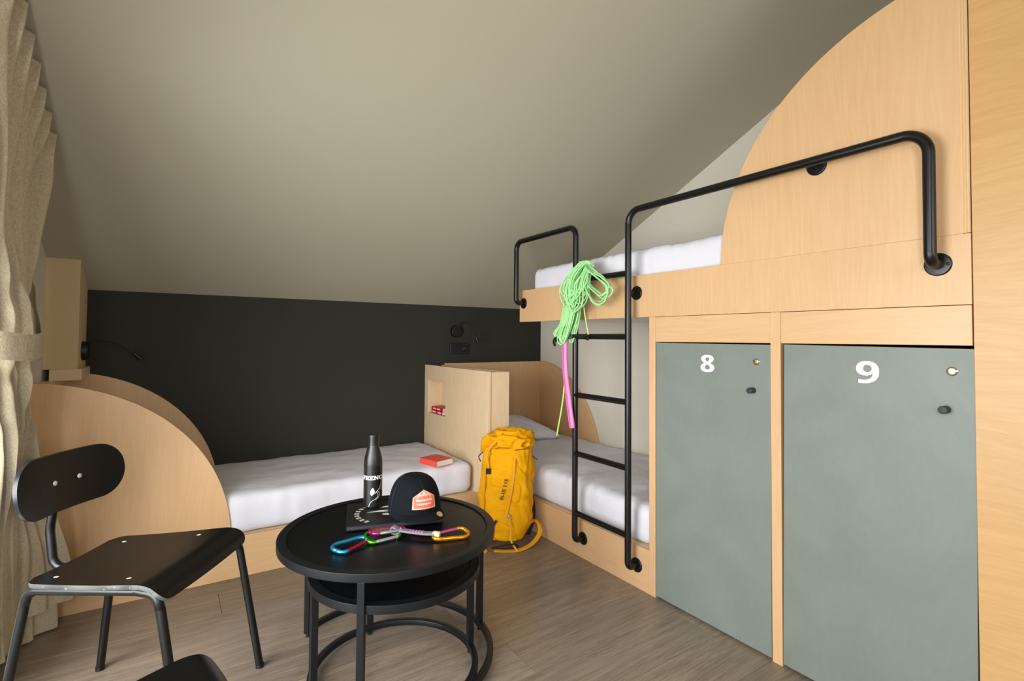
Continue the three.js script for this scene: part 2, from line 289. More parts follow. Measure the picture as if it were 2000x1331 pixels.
function mattress(name, label, w, h, d, pos, wr = 1) {
  const g = softBox(w, h, d, 0.045, Math.ceil(w / 0.022), 8, Math.ceil(d / 0.022), (v) => {
    const ex = v.x / (w / 2), ez = v.z / (d / 2), up = smooth(0, 0.4, v.y / (h / 2));
    v.y += up * 0.012 * (1 - ex ** 4) * (1 - ez ** 4);
    const n = noise(v.x * 3 + pos[0], v.z * 5, pos[2]) * 0.004 + noise(v.x * 9, v.z * 14, 3 + pos[1]) * 0.0022;
    const edge = smooth(0.75, 1, Math.abs(ex)), edgez = smooth(0.75, 1, Math.abs(ez));
    v.y += wr * up * n; const k = noise(v.z * 26, v.x * 2, 7) * 0.006 * edge * wr; v.y += up * k; v.x -= Math.sign(ex) * Math.abs(k) * 0.7;
    const k2 = noise(v.x * 12, v.y * 3, 9) * 0.004 * edgez * wr; v.z += k2;
  });
  const m = single(name, label, 'mattress', g, M.sheet); m.position.set(...pos); return m;
}
mattress('mattress', 'white sheeted mattress on the low bed along the charcoal wall', 1.99, 0.176, 0.745, [0.505, 0.276, -3.035]);
mattress('mattress', 'white sheeted mattress on the lower bunk behind the black ladder', 0.79, 0.176, 1.86, [2.142, 0.276, -2.472], 1.2);
mattress('mattress', 'white sheeted mattress up on the top bunk behind the guard rail', 0.775, 0.178, 1.86, [2.16, 1.424, -1.535]);
{ // pillow
  const W = 0.66, D = 0.46, H = 0.17;
  const g = new THREE.SphereGeometry(1, 64, 40), p = g.attributes.position;
  for (let i = 0; i < p.count; i++) {
    let x = p.getX(i), y = p.getY(i), z = p.getZ(i); const m = Math.max(Math.abs(x), Math.abs(z), 1e-6), r = Math.hypot(x, z), k = r > 1e-6 ? r / m : 1;
    const q = 1 + (k - 1) * 0.86; x *= q; z *= q;
    const e = Math.max(Math.abs(x), Math.abs(z));
    y = y * (0.62 + 0.38 * (1 - e * e)) + noise(x * 3, z * 3, 5) * 0.06 * (1 - e) + noise(x * 7, z * 5, 15) * 0.05;
    p.setXYZ(i, x * W / 2, y * H / 2, z * D / 2);
  }
  g.computeVertexNormals();
  const m = single('pillow', 'white pillow lying at the head of the lower bunk', 'pillow', g, M.sheet); m.position.set(2.05, 0.45, -3.14); m.rotation.set(0.12, -0.05, -0.1);
}
{ // divider box between the two beds, with a niche
  const t = thing('bedside_divider', 'pale plywood divider box with a square niche between the two beds', 'divider');
  const x0 = 1.52, x1 = 1.668, z0 = ZB, z1 = -2.54, y1 = 0.905;
  const face = new THREE.Shape([[z0, 0.187], [z1 + 0.004, 0.187], [z1 + 0.004, y1], [z0, y1]].map((p) => new THREE.Vector2(...p)));
  const N = { z0: -3.366, z1: -3.086, y0: 0.572, y1: 0.803 };
  face.holes.push(new THREE.Path([[N.z0, N.y0], [N.z0, N.y1], [N.z1, N.y1], [N.z1, N.y0]].map((p) => new THREE.Vector2(...p))));
  part(t, 'side_panel', metre(turnX(board(face, 0.018, 0.0008), x0 + 0.018), 'y'), M.birchB);
  part(t, 'side_panel', box(x1 - 0.018, 0.187, z0, x1, y1 - 0.004, z1, 0.001), M.birchB);
  part(t, 'end_panel', box(x0 + 0.019, 0.187, z1 - 0.018, x1 - 0.019, y1 - 0.004, z1 - 0.001, 0.001), M.birchB);
  part(t, 'top_panel', box(x0 + 0.019, y1 - 0.03, z0, x1 - 0.019, y1 - 0.012, z1 - 0.02, 0.001, 'z'), M.birchB);
  const n = part(t, 'niche', [box(x0 + 0.1, N.y0 - 0.01, N.z0 - 0.01, x0 + 0.11, N.y1 + 0.01, N.z1 + 0.01, 0), box(x0 + 0.018, N.y0 - 0.012, N.z0 - 0.01, x0 + 0.1, N.y0, N.z1 + 0.01, 0, 'x'), box(x0 + 0.018, N.y1, N.z0 - 0.01, x0 + 0.1, N.y1 + 0.012, N.z1 + 0.01, 0, 'x'), box(x0 + 0.018, N.y0, N.z0 - 0.012, x0 + 0.1, N.y1, N.z0, 0), box(x0 + 0.018, N.y0, N.z1, x0 + 0.1, N.y1, N.z1 + 0.012, 0)], M.birchB);
}
const BUNK = { y0: 1.197, y1: 1.385, z0: -2.534, z1: -0.447 };
{ // bunk bed: lower base, head and side panels, upper platform and guard panel
  const t = thing('bunk_bed', 'tall pale plywood bunk bed built over the grey lockers with a quarter round guard panel', 'bunk bed');
  part(t, 'base_panel', box(X0, 0, ZBED + 0.001, X0 + 0.018, 0.186, -1.533, 0.0012, 'z'), M.birch);
  part(t, 'bed_deck', box(X0 + 0.019, 0.168, ZB + 0.002, XG - 0.003, 0.186, -1.534, 0.001, 'z'), M.birchB);
  part(t, 'headboard', box(1.67, 0.187, ZB + 0.002, XG - 0.022, 0.912, ZB + 0.02, 0.001), M.birch);
  part(t, 'side_panel', metre(turnX(board(quarter(R4).clone(), 0.018), XG - 0.003).translate(0, 0.187, ZB + 0.002), 'y'), M.birch, 'quarter round panel on the white side wall');
  part(t, 'fascia_panel', box(X0 - 0.018 + 0.018, BUNK.y0, BUNK.z0, X0 + 0.018, BUNK.y1, BUNK.z1, 0.0014, 'y'), M.birch, 'long front board of the top bunk');
  part(t, 'bunk_deck', box(X0 + 0.018, BUNK.y0 + 0.012, BUNK.z0 + 0.019, XG - 0.003, BUNK.y0 + 0.032, BUNK.z1, 0.001, 'z'), M.white, 'white underside of the top bunk');
  part(t, 'foot_board', box(X0 + 0.018, BUNK.y0 + 0.012, BUNK.z0, XG - 0.003, BUNK.y1, BUNK.z0 + 0.018, 0.001, 'x'), M.birchB);
  const q = new THREE.Shape(); const R = 0.724, zc = -0.456, cut = -0.4655; // cut by the end board
  q.moveTo(cut - zc, 0); q.lineTo(cut - zc, Math.sqrt(R * R - (cut - zc) ** 2)); q.absarc(0, 0, R, Math.PI / 2 + 0.013, Math.PI, false); q.lineTo(cut - zc, 0);
  part(t, 'guard_panel', metre(turnX(board(q, 0.018, 0.001, 72), X0 + 0.0185).translate(0, BUNK.y1 + 0.001, zc), 'y', [0.5, 0.1]), M.birch, 'quarter round guard panel at the end of the top bunk');
  part(t, 'end_board', (() => { const g = box(X0 + 0.001, BUNK.y1 + 0.001, -0.465, XG - 0.003, ceilY(-0.465) - 0.002, -0.447, 0.0008); const uv = g.attributes.uv, p = g.attributes.position; for (let i = 0; i < uv.count; i++) uv.setXY(i, (p.getZ(i) + 0.465) / 0.018, p.getY(i)); return g; })(), M.ply, 'ply edge of the board beside the wardrobe');
}
// ---------------------------------------------------------------- lockers
const font = await new FontLoader().loadAsync('fonts/droid/droid_sans_bold.typeface.json');
function locker(digit, label, z0, z1, left, sag, nz, lz, kz) {
  const t = thing('locker', label, 'locker', 'grey numbered lockers under the top bunk');
  const y1 = BUNK.y0 - 0.0005, fy = 1.089;
  if (left) part(t, 'side_post', box(X0, 0, left[0], XG - 0.03, y1, left[1], 0.001), M.birch);
  part(t, 'top_rail', box(X0 + 0.002, fy, z0 + 0.0006, X0 + 0.018, y1 - 0.001, z1 - 0.0006, 0.001, 'z'), M.birch);
  part(t, 'carcass', [box(X0 + 0.02, 0.0, z0, XG - 0.05, 0.01, z1, 0), box(XG - 0.06, 0.01, z0, XG - 0.05, y1, z1, 0), box(X0 + 0.02, fy + 0.02, z0, XG - 0.05, fy + 0.035, z1, 0)], M.inside);
  const d = part(t, 'door', box(X0 + 0.001, 0.01, z0 + 0.002, X0 + 0.019, fy - 0.004, z1 - 0.003, 0.001), M.locker, 'flat grey door');
  const c = V(X0, 0.01, z0), tw = -sag;
  d.geometry.translate(-c.x, -c.y, -c.z); d.position.copy(c); d.rotation.x = -tw * 0 + sag;
  const loc = (y, z) => [0, y - c.y, z - c.z];
  { // number print
    const g = new TextGeometry(String(digit), { font, size: 0.0685, depth: 0.0006, curveSegments: 16 }); g.computeBoundingBox(); const b = g.boundingBox;
    g.translate(-(b.min.x + b.max.x) / 2, -(b.min.y + b.max.y) / 2, 0); g.scale(0.061 / (b.max.x - b.min.x), 0.067 / (b.max.y - b.min.y), 1); g.rotateY(-Math.PI / 2); g.translate(0.0006, ...loc(1.008, nz).slice(1));
    part(d, 'number', g, M.white, 'white printed number ' + digit);
  }
  part(d, 'lock', [place(lathe([[0, 0.006], [0.008, 0.006], [0.0095, 0.0045], [0.0098, 0.003], [0.012, 0.0025], [0.0125, 0]], 32), [0.001, ...loc(1.024, lz).slice(1)], [0, 0, Math.PI / 2]), place(new THREE.BoxGeometry(0.0015, 0.009, 0.0016), [-0.0056, ...loc(1.024, lz).slice(1)])], M.brass, 'small round metal lock');
  part(d, 'knob', place(lathe([[0, 0.029], [0.0088, 0.029], [0.0105, 0.0275], [0.0105, 0.002], [0.009, 0]], 32), [0.001, ...loc(0.921, kz).slice(1)], [0, 0, Math.PI / 2]), M.knob, 'black cylindrical knob');
  return t;
}
locker(8, 'grey locker door with the white number 8 next to the ladder', -1.498, -0.988, [-1.532, -1.498], 0.0035, -1.244, -1.043, -1.055);
locker(9, 'grey locker door with the white number 9 beside the wardrobe', -0.953, -0.4475, [-0.988, -0.953], 0.0095, -0.7, -0.5, -0.513);
{
  const t = thing('wardrobe', 'tall pale wooden wardrobe side at the right edge beside the lockers', 'wardrobe');
  const g = box(X0 - 0.001, 0, -0.4445, X0 + 0.019, 2.74, 0.6, 0.001, 'z'); part(t, 'front_panel', g, M.wardrobe);
  part(t, 'carcass', box(X0 + 0.019, 0, -0.4445, XG - 0.002, 2.74, 0.6, 0.001), M.wardrobe);
}
// ---------------------------------------------------------------- ladder and rails
function flange(parent, y, z, xw = X0) {
  const f = part(parent, 'flange', place(lathe([[0, 0.006], [0.028, 0.006], [0.031, 0.004], [0.0315, 0]], 40), [xw, y, z], [0, 0, Math.PI / 2]), M.blackMetal);
  for (const s of [-1, 1]) part(f, 'screw', place(lathe([[0, 0.002], [0.0035, 0.002], [0.0045, 0]], 16), [xw - 0.006, y - 0.001, z + s * 0.0235], [0, 0, Math.PI / 2]), M.blackPlastic);
}
{
  const t = thing('bunk_ladder', 'black tubular steel ladder with guard rails bolted to the bunk bed', 'ladder');
  const X = 1.68, r = 0.0145, o = { radial: 20 };
  part(t, 'side_rail', sweep(rc([V(X0, 1.307, -2.491), V(X, 1.307, -2.491), V(X, 1.664, -2.491), V(X, 1.664, -1.958), V(X, 0.1, -1.958), V(X0, 0.1, -1.958)], [0.045, 0.05, 0.05, 0.045], 10), r, r, o), M.blackMetal);
  part(t, 'guard_rail', sweep(rc([V(X0, 0.1, -1.603), V(X, 0.1, -1.603), V(X, 1.668, -1.603), V(X, 1.668, -0.517), V(X, 1.309, -0.517), V(X0, 1.309, -0.517)], [0.045, 0.06, 0.062, 0.045], 12), r, r, o), M.blackMetal);
  for (const y of [1.392, 1.11, 0.82, 0.531, 0.239]) part(t, 'rung', sweep([V(X, y, -1.958), V(X, y, -1.603)], 0.0135, 0.0135, o), M.blackMetal);
  for (const [y, z] of [[1.307, -2.491], [0.1, -1.958], [0.1, -1.603], [1.307, -1.603], [1.309, -0.517], [1.668, -0.829]]) flange(t, y, z);
  for (const [y, z] of [[1.307, -1.603], [1.668, -0.829]]) part(t, 'stand_off', sweep([V(X, y, z), V(X0, y, z)], 0.008, 0.008, o), M.blackMetal);
}
// ---------------------------------------------------------------- reading lamps and socket
function lamp(label, pos, rotY, neck, headDir) {
  const t = thing('reading_lamp', label, 'lamp', 'black gooseneck reading lamps by the beds', pos, rotY);
  part(t, 'base', place(lathe([[0, 0.026], [0.04, 0.026], [0.046, 0.022], [0.047, 0]], 40), [0, 0, 0], [Math.PI / 2, 0, 0]), M.blackPlastic);
  const pts = spline(neck, 40); part(t, 'gooseneck', sweep(pts, 0.0045, 0.0045, { radial: 10 }), M.blackPlastic);
  const e = pts[pts.length - 1], d = V(...headDir).normalize(), q = new THREE.Quaternion().setFromUnitVectors(V(0, 1, 0), d);
  const h = lathe([[0, -0.02], [0.006, -0.02], [0.009, -0.01], [0.0125, 0.03], [0.0125, 0.034], [0.011, 0.034], [0.0105, 0.03], [0, 0.029]], 28).applyQuaternion(q).translate(e.x, e.y, e.z);
  const hm = part(t, 'lamp_head', h, M.blackPlastic);
  part(hm, 'lens', cyl(0.0098, 0.0098, 0.002, 24).translate(0, 0.0305, 0).applyQuaternion(q).translate(e.x, e.y, e.z), M.chrome);
}
lamp('black gooseneck reading lamp above the socket plate on the charcoal wall', [1.765, 1.148, ZB], 0, [[0.004, 0.03, 0.02], [0.012, 0.058, 0.035], [0.04, 0.062, 0.07], [0.085, 0.042, 0.1], [0.1, 0.0, 0.11], [0.112, -0.05, 0.115]], [0.35, -1, 0.1]);
lamp('black gooseneck reading lamp on the cream pillar over the quarter round panel', [-0.371, 1.022, -3.29], Math.PI / 2, [[0, 0.03, 0.02], [0, 0.055, 0.03], [0.0, 0.06, 0.06], [0.005, 0.047, 0.13], [0.01, 0.01, 0.185], [0.01, -0.022, 0.215]], [0, -0.7, 0.7]);
{
  const t = thing('socket_plate', 'black double socket plate under the reading lamp on the charcoal wall', 'socket', null, [1.795, 1.02, ZB]);
  part(t, 'plate', new RoundedBoxGeometry(0.162, 0.084, 0.012, 2, 0.004).translate(0, 0, 0.006), std({ color: '#0b0f16', roughness: 0.45 }));
  part(t, 'socket_ring', place(lathe([[0.017, 0.004], [0.02, 0.004], [0.022, 0.0]], 32), [0.04, 0, 0.0125], [Math.PI / 2, 0, 0]), M.blackPlastic);
  for (const [x, y] of [[0.04, 0.009], [0.049, -0.004], [0.031, -0.004]]) part(t, 'pin', place(cyl(0.0022, 0.0022, 0.005, 12), [x, y, 0.0135], [Math.PI / 2, 0, 0]), M.chrome);
}
// ---------------------------------------------------------------- curtain
{
  const t = thing('curtain', 'heavy oatmeal linen curtain tied back in front of the left window', 'curtain');
  const NF = 8, hh = 0.085;
  const curve = (ys, vs, y) => { let i = 0; while (i < ys.length - 2 && y < ys[i + 1]) i++; const t = clamp((ys[i] - y) / (ys[i] - ys[i + 1]), 0, 1), q = t * t * (3 - 2 * t); return lerp(vs[i], vs[i + 1], q); };
  const YS = [1.8, 1.45, 1.07, 0.75, 0.1];
  const layer = (hem, inset, amp0, top0) => grid(400, 90, (u, v) => {
    // u across from the far edge to the near edge, v from top to hem
    const s = u * NF, k = Math.floor(s), f = s - k, jit = noise(k * 3.1, 0.5, 2);
    const saw = f < 0.09 ? f / 0.09 * 0.9 : f < 0.48 ? lerp(0.9, 1, (f - 0.09) / 0.39) : (1 - f) / 0.52;   // stiff box pleats in the heading
    const g2 = f < 0.35 ? f / 0.7 : 0.5 + (f - 0.35) / 1.3, wave = 0.5 - 0.5 * Math.cos(g2 * Math.PI * 2);
    const zt = lerp(-2.44, -1.7, u), top = ceilY(zt) - top0;
    const y = lerp(top, hem, v), d = top - y, soft = smooth(hh * 0.8, hh * 2.4, d);
    const far = curve(YS, [-2.42, -2.32, -2.2, -2.33, -2.62], y), near = curve(YS, [-1.7, -1.74, -1.93, -2.05, -2.12], y);
    let z = lerp(zt, lerp(far, near, u), smooth(0.05, 0.5, d)) + SL * Math.min(d, hh) * 0.9;
    const tie = Math.exp(-(((y - 1.06) / 0.22) ** 2)), low = smooth(1.0, 0.1, y);
    const A = lerp(0.08, (0.06 + 0.025 * jit) * (1 - 0.25 * tie) * (1 - 0.45 * low), soft) * amp0;
    let x = -0.437 + inset + A * lerp(saw, wave, soft);
    x += tie * 0.035 * Math.sin(u * Math.PI) + low * (0.1 * (1 - smooth(0, 0.4, u)) - 0.005);
    x += soft * (0.016 * noise(u * 4, y * 1.3, 4) + 0.006 * noise(u * 11, y * 3, 8)) + 0.012 * tie * noise(u * 9, y * 9, 11);
    z += soft * 0.01 * noise(u * 7, y * 1.5, 14);
    return [Math.max(x, XL + 0.008), y, z];
  }, [1.6, 2]);
  part(t, 'drape', layer(0.1, 0, 1, 0.015), M.curtain);
  part(t, 'lining', layer(0.006, -0.03, 0.6, 0.05), M.curtain, 'inner layer reaching the floor');
  const band = spline([[XL + 0.004, 1.3, -2.46], [-0.45, 1.285, -2.44], [-0.4, 1.235, -2.36], [-0.37, 1.15, -2.24], [-0.338, 1.085, -2.12], [-0.322, 1.068, -2.01], [-0.335, 1.065, -1.9], [-0.38, 1.075, -1.83], [XL + 0.02, 1.1, -1.82]], 60);
  part(t, 'tieback', sweep(band, 0.004, 0.037, { up: V(0, 1, 0), power: 4, radial: 20 }), M.curtain);
  part(t, 'curtain_track', sweep([V(-0.42, ceilY(-2.46) - 0.012, -2.46), V(-0.42, ceilY(-1.3) - 0.012, -1.3)], 0.012, 0.008, { up: V(0, 1, 0), power: 5, radial: 16 }), M.white);
}
// ---------------------------------------------------------------- chairs
function makeChair(label) {
  const t = thing('chair', label, 'chair', 'black plywood chairs on tubular legs');
  const prof = [V(-0.349, 0.438, 0), V(-0.25, 0.441, 0), V(-0.12, 0.448, 0), V(-0.035, 0.4545, 0), V(0.0, 0.4555, 0), V(0.028, 0.449, 0), V(0.048, 0.434, 0), V(0.062, 0.412, 0)];
  const P = spline(prof, 60), n = P.length - 1, L = []; let len = 0; P.forEach((p, i) => { if (i) len += p.distanceTo(P[i - 1]); L.push(len); });
  const NRM = P.map((p, i) => { const a = P[Math.max(0, i - 1)], b = P[Math.min(n, i + 1)]; return V(-(b.y - a.y), b.x - a.x, 0).normalize(); });
  const half = (i) => { const w = lerp(0.163, 0.213, L[i] / len); const inner = (d, r) => (d < r ? r - Math.sqrt(Math.max(0, r * r - (r - d) ** 2)) : 0); return w - inner(L[i], 0.035) - inner(len - L[i], 0.045); };
  const th = 0.012, at = (i, v, down) => { const h = half(i), dish = -0.004 * (1 - v * v); return [P[i].x - NRM[i].x * (down ? th : 0), P[i].y - NRM[i].y * (down ? th : 0) + dish, v * h]; };
  const NV = 14, top = grid(n, NV, (u, v) => at(Math.round(u * n), 1 - 2 * v, false), [0.4, 0.4]), bot = grid(n, NV, (u, v) => at(Math.round(u * n), 2 * v - 1, true), [0.4, 0.4]);
  const seat = part(t, 'seat', [top, bot], M.chairBlack);
  const rim = []; for (let i = 0; i <= n; i++) rim.push([i, 1]); for (let k = 1; k < NV; k++) rim.push([n, 1 - 2 * k / NV]); for (let i = n; i >= 0; i--) rim.push([i, -1]); for (let k = 1; k <= NV; k++) rim.push([0, -1 + 2 * k / NV]);
  part(seat, 'seat_edge', grid(rim.length - 1, 2, (u, v) => { const [i, w] = rim[Math.round(u * (rim.length - 1))], a = at(i, w, false), b = at(i, w, true), m = v === 0.5 ? 0.0012 : 0; return [lerp(a[0], b[0], v), lerp(a[1], b[1], v), lerp(a[2], b[2], v) + Math.sign(w) * m * (Math.abs(w) === 1 ? 1 : 0)]; }, [1.4, 0.05]), M.chairEdge, 'worn greyish plywood edge');
  const yAt = (x) => { let i = 0; while (i < n && P[i].x < x) i++; return P[i].y - 0.003; };
  for (const [x, z] of [[-0.293, 0.122], [-0.293, -0.122], [-0.07, 0.152], [-0.07, -0.152]]) part(seat, 'rivet', lathe([[0, 0.0022], [0.004, 0.0018], [0.0062, 0.0004], [0.0064, -0.002]], 20).scale(1.35, 1, 1).translate(x, yAt(x), z), M.rivet);
  // frame
  const r = 0.0118, o = { radial: 16 };
  for (const s of [1, -1]) {
    part(t, 'seat_bar', sweep(rc([V(-0.352, 0.372, s * 0.152), V(-0.34, 0.415, s * 0.151), V(-0.03, 0.4305, s * 0.18), V(0.03, 0.428, s * 0.19), V(0.043, 0.386, s * 0.1905)], 0.035), r, r, o), M.blackMetal);
    part(t, 'leg', sweep([V(-0.4, 0.003, s * 0.172), V(-0.351, 0.375, s * 0.152)], r, r, o), M.blackMetal);
    part(t, 'leg', sweep([V(0.115, 0.003, s * 0.196), V(0.0425, 0.39, s * 0.1905)], r, r, o), M.blackMetal);
    part(t, 'foot_cap', cyl(0.0128, 0.0128, 0.012, 20).translate(-0.4, 0.006, s * 0.172), M.blackPlastic); part(t, 'foot_cap', cyl(0.0128, 0.0128, 0.012, 20).translate(0.115, 0.006, s * 0.196), M.blackPlastic);
  }
  for (const [x, y, z] of [[-0.348, 0.398, 0.152], [0.036, 0.412, 0.19]]) part(t, 'stretcher', sweep([V(x, y, z), V(x, y, -z)], 0.01, 0.01, o), M.blackMetal);
  part(t, 'back_support', sweep(rc([V(-0.25, 0.412, 0), V(-0.41, 0.408, 0), V(-0.425, 0.52, 0), V(-0.398, 0.72, 0)], [0.035, 0.1]), r, r, o), M.blackMetal);
  // backrest: rounded oblong bent round the back
  const BW = 0.185, BH = 0.083, BR = 0.079, bt = 0.012;
  const outline = (a, b) => { const hx = BW - BR, hy = BH - BR; return [clamp(a, -1, 1), b, hx, hy]; };
  const bp = (a, b, off) => { // a,b in -1..1 -> rounded rectangle
    const hw = BW, yy = b * BH, cut = Math.max(0, Math.abs(yy) - (BH - BR)), zz = a * (hw - BR + Math.sqrt(Math.max(0, BR * BR - cut * cut)));
    const tilt = -0.12 * yy, bend = 0.9 * zz * zz; return [-0.378 + bend + tilt - off * (1 - 0.0), 0.668 + yy, zz];
  };
  const NB = 28; const gf = grid(NB, 24, (u, v) => bp(1 - 2 * u, Math.sin((v - 0.5) * Math.PI) , 0), [0.37, 0.16]), gb = grid(NB, 24, (u, v) => bp(2 * u - 1, Math.sin((v - 0.5) * Math.PI), bt), [0.37, 0.16]);
  const back = part(t, 'backrest', [gf, gb], M.chairBlack);
  const ring = []; for (let k = 0; k <= 24; k++) ring.push([1, Math.sin((k / 24 - 0.5) * Math.PI)]); for (let k = 1; k <= 20; k++) ring.push([1 - 2 * k / 20, 1]); for (let k = 1; k <= 24; k++) ring.push([-1, Math.sin((0.5 - k / 24) * Math.PI)]); for (let k = 1; k <= 20; k++) ring.push([-1 + 2 * k / 20, -1]);
  part(back, 'backrest_edge', grid(ring.length - 1, 1, (u, v) => { const [a, b] = ring[Math.round(u * (ring.length - 1))]; return bp(a, b, v * bt); }, [1, 0.012]), std({ color: '#15181a', roughness: 0.3 }));
  for (const z of [0.042, -0.042]) part(back, 'rivet', place(lathe([[0, 0.0018], [0.005, 0.0016], [0.0072, 0.0006], [0.0074, -0.002]], 24), [-0.3765, 0.668, z], [0, 0, -Math.PI / 2]), M.rivet);
  return t;
}
{
  const a = makeChair('black plywood chair with round back rivets between the curtain and the round table');
  a.position.set(0.0605, 0, -1.806); a.rotation.y = -34 * Math.PI / 180;
  const b = a.clone(); b.name = numbered('chair'); b.userData = { ...a.userData, label: 'black chair cut off by the bottom edge, only its seat corner showing' };
  b.position.set(0.075, 0, -1.03); b.rotation.y = 12 * Math.PI / 180; scene.add(b);
}
// ---------------------------------------------------------------- nesting tables
function roundTable(label, c, R, H, legs, arc, part3) {
  const t = thing('nesting_table', label, 'table', 'round black nesting tables', [c[0], 0, c[1]]);
  const rim = 0.025;
  part(t, 'table_top', lathe([[0, H - 0.004], [R - 0.032, H - 0.004], [R - 0.0315, H - 0.006], [R - 0.0295, H - 0.006], [R - 0.029, H - 0.0035], [R - 0.029, H - 0.014], [0, H - 0.014]], 96), M.tableBlack);
  part(t, 'table_rim', lathe([[R - 0.029, H - 0.02], [R - 0.029, H - 0.001], [R - 0.028, H], [R - 0.0015, H], [R, H - 0.0015], [R, H - rim + 0.001], [R - 0.001, H - rim], [R - 0.028, H - rim], [R - 0.029, H - 0.02]], 128), M.tableRim);
  const s = 0.0105, rr = R - 0.012;
  for (const deg of legs) { const a = deg * Math.PI / 180; part(t, 'leg', new RoundedBoxGeometry(2 * s, H - rim - 0.012, 2 * s, 1, 0.0015).translate(0, (H - rim + 0.012) / 2, 0).rotateY(-a).translate(Math.cos(a) * rr, 0, Math.sin(a) * rr), M.tableRim); part(t, 'foot', cyl(0.008, 0.008, 0.012, 16).translate(Math.cos(a) * rr, 0.006, Math.sin(a) * rr), M.blackPlastic); }
  const pts = []; for (let k = 0; k <= 96; k++) { const a = lerp(arc[0], arc[1], k / 96) * Math.PI / 180; pts.push(V(Math.cos(a) * rr, 0.024, Math.sin(a) * rr)); }
  part(t, 'foot_ring', sweep(pts, s, s, { radial: 16, power: 6, up: V(0, 1, 0), phase: Math.PI / 4 * 0, closed: Math.abs(arc[1] - arc[0]) === 360 }), M.tableRim);
  return t;
}
roundTable('larger taller round black nesting table holding the bottle and cap', [0.642, -1.719], 0.36, 0.447, [3, 234, 123], [234, 483]);
roundTable('smaller lower round black nesting table tucked under the larger one', [0.6325, -1.632], 0.273, 0.356, [178, 8, 270], [0, 360]);
// ---------------------------------------------------------------- printed textures
function canvasTex(w, h, draw) { const c = document.createElement('canvas'); c.width = w; c.height = h; const x = c.getContext('2d'); draw(x, w, h); const d = x.getImageData(0, 0, w, h).data, f = new Uint8Array(w * h * 4); for (let y = 0; y < h; y++) f.set(d.subarray(y * w * 4, (y + 1) * w * 4), (h - 1 - y) * w * 4); const t = new THREE.DataTexture(f, w, h, THREE.RGBAFormat); t.colorSpace = THREE.SRGBColorSpace; t.magFilter = THREE.LinearFilter; t.minFilter = THREE.LinearMipmapLinearFilter; t.generateMipmaps = true; t.needsUpdate = true; return t; }
const TABLE = 0.447;
// direction on the table: unit vectors towards the camera's right and towards the camera
// ---------------------------------------------------------------- notebook, bottle, cap
function flower(x, s) { // line-drawn bloom with stem
  x.lineWidth = s * 0.035; x.strokeStyle = x.fillStyle = '#cfcdc4'; x.lineCap = 'round';
  x.beginPath(); x.moveTo(-s * 0.15, s * 0.1); x.bezierCurveTo(-s * 0.34, -s * 0.1, -s * 0.2, -s * 0.42, -s * 0.08, -s * 0.52); x.bezierCurveTo(s * 0.06, -s * 0.3, s * 0.1, -s * 0.05, -s * 0.15, s * 0.1); x.fill();
  x.beginPath(); x.moveTo(s * 0.02, -s * 0.05); x.bezierCurveTo(s * 0.25, -s * 0.25, s * 0.4, -s * 0.55, s * 0.62, -s * 1.1); x.stroke();
  x.beginPath(); x.moveTo(s * 0.1, -s * 0.2); x.bezierCurveTo(s * 0.35, s * 0.05, s * 0.25, s * 0.3, -s * 0.02, s * 0.45); x.bezierCurveTo(-s * 0.2, s * 0.55, -s * 0.28, s * 0.75, -s * 0.32, s * 0.95); x.stroke();
  x.beginPath(); x.moveTo(s * 0.18, -s * 0.25); x.bezierCurveTo(s * 0.5, s * 0.0, s * 0.4, s * 0.25, s * 0.08, s * 0.42); x.stroke();
  x.beginPath(); x.moveTo(s * 0.3, -s * 0.35); x.bezierCurveTo(s * 0.6, -s * 0.35, s * 0.75, -s * 0.6, s * 0.8, -s * 0.9); x.stroke();
}
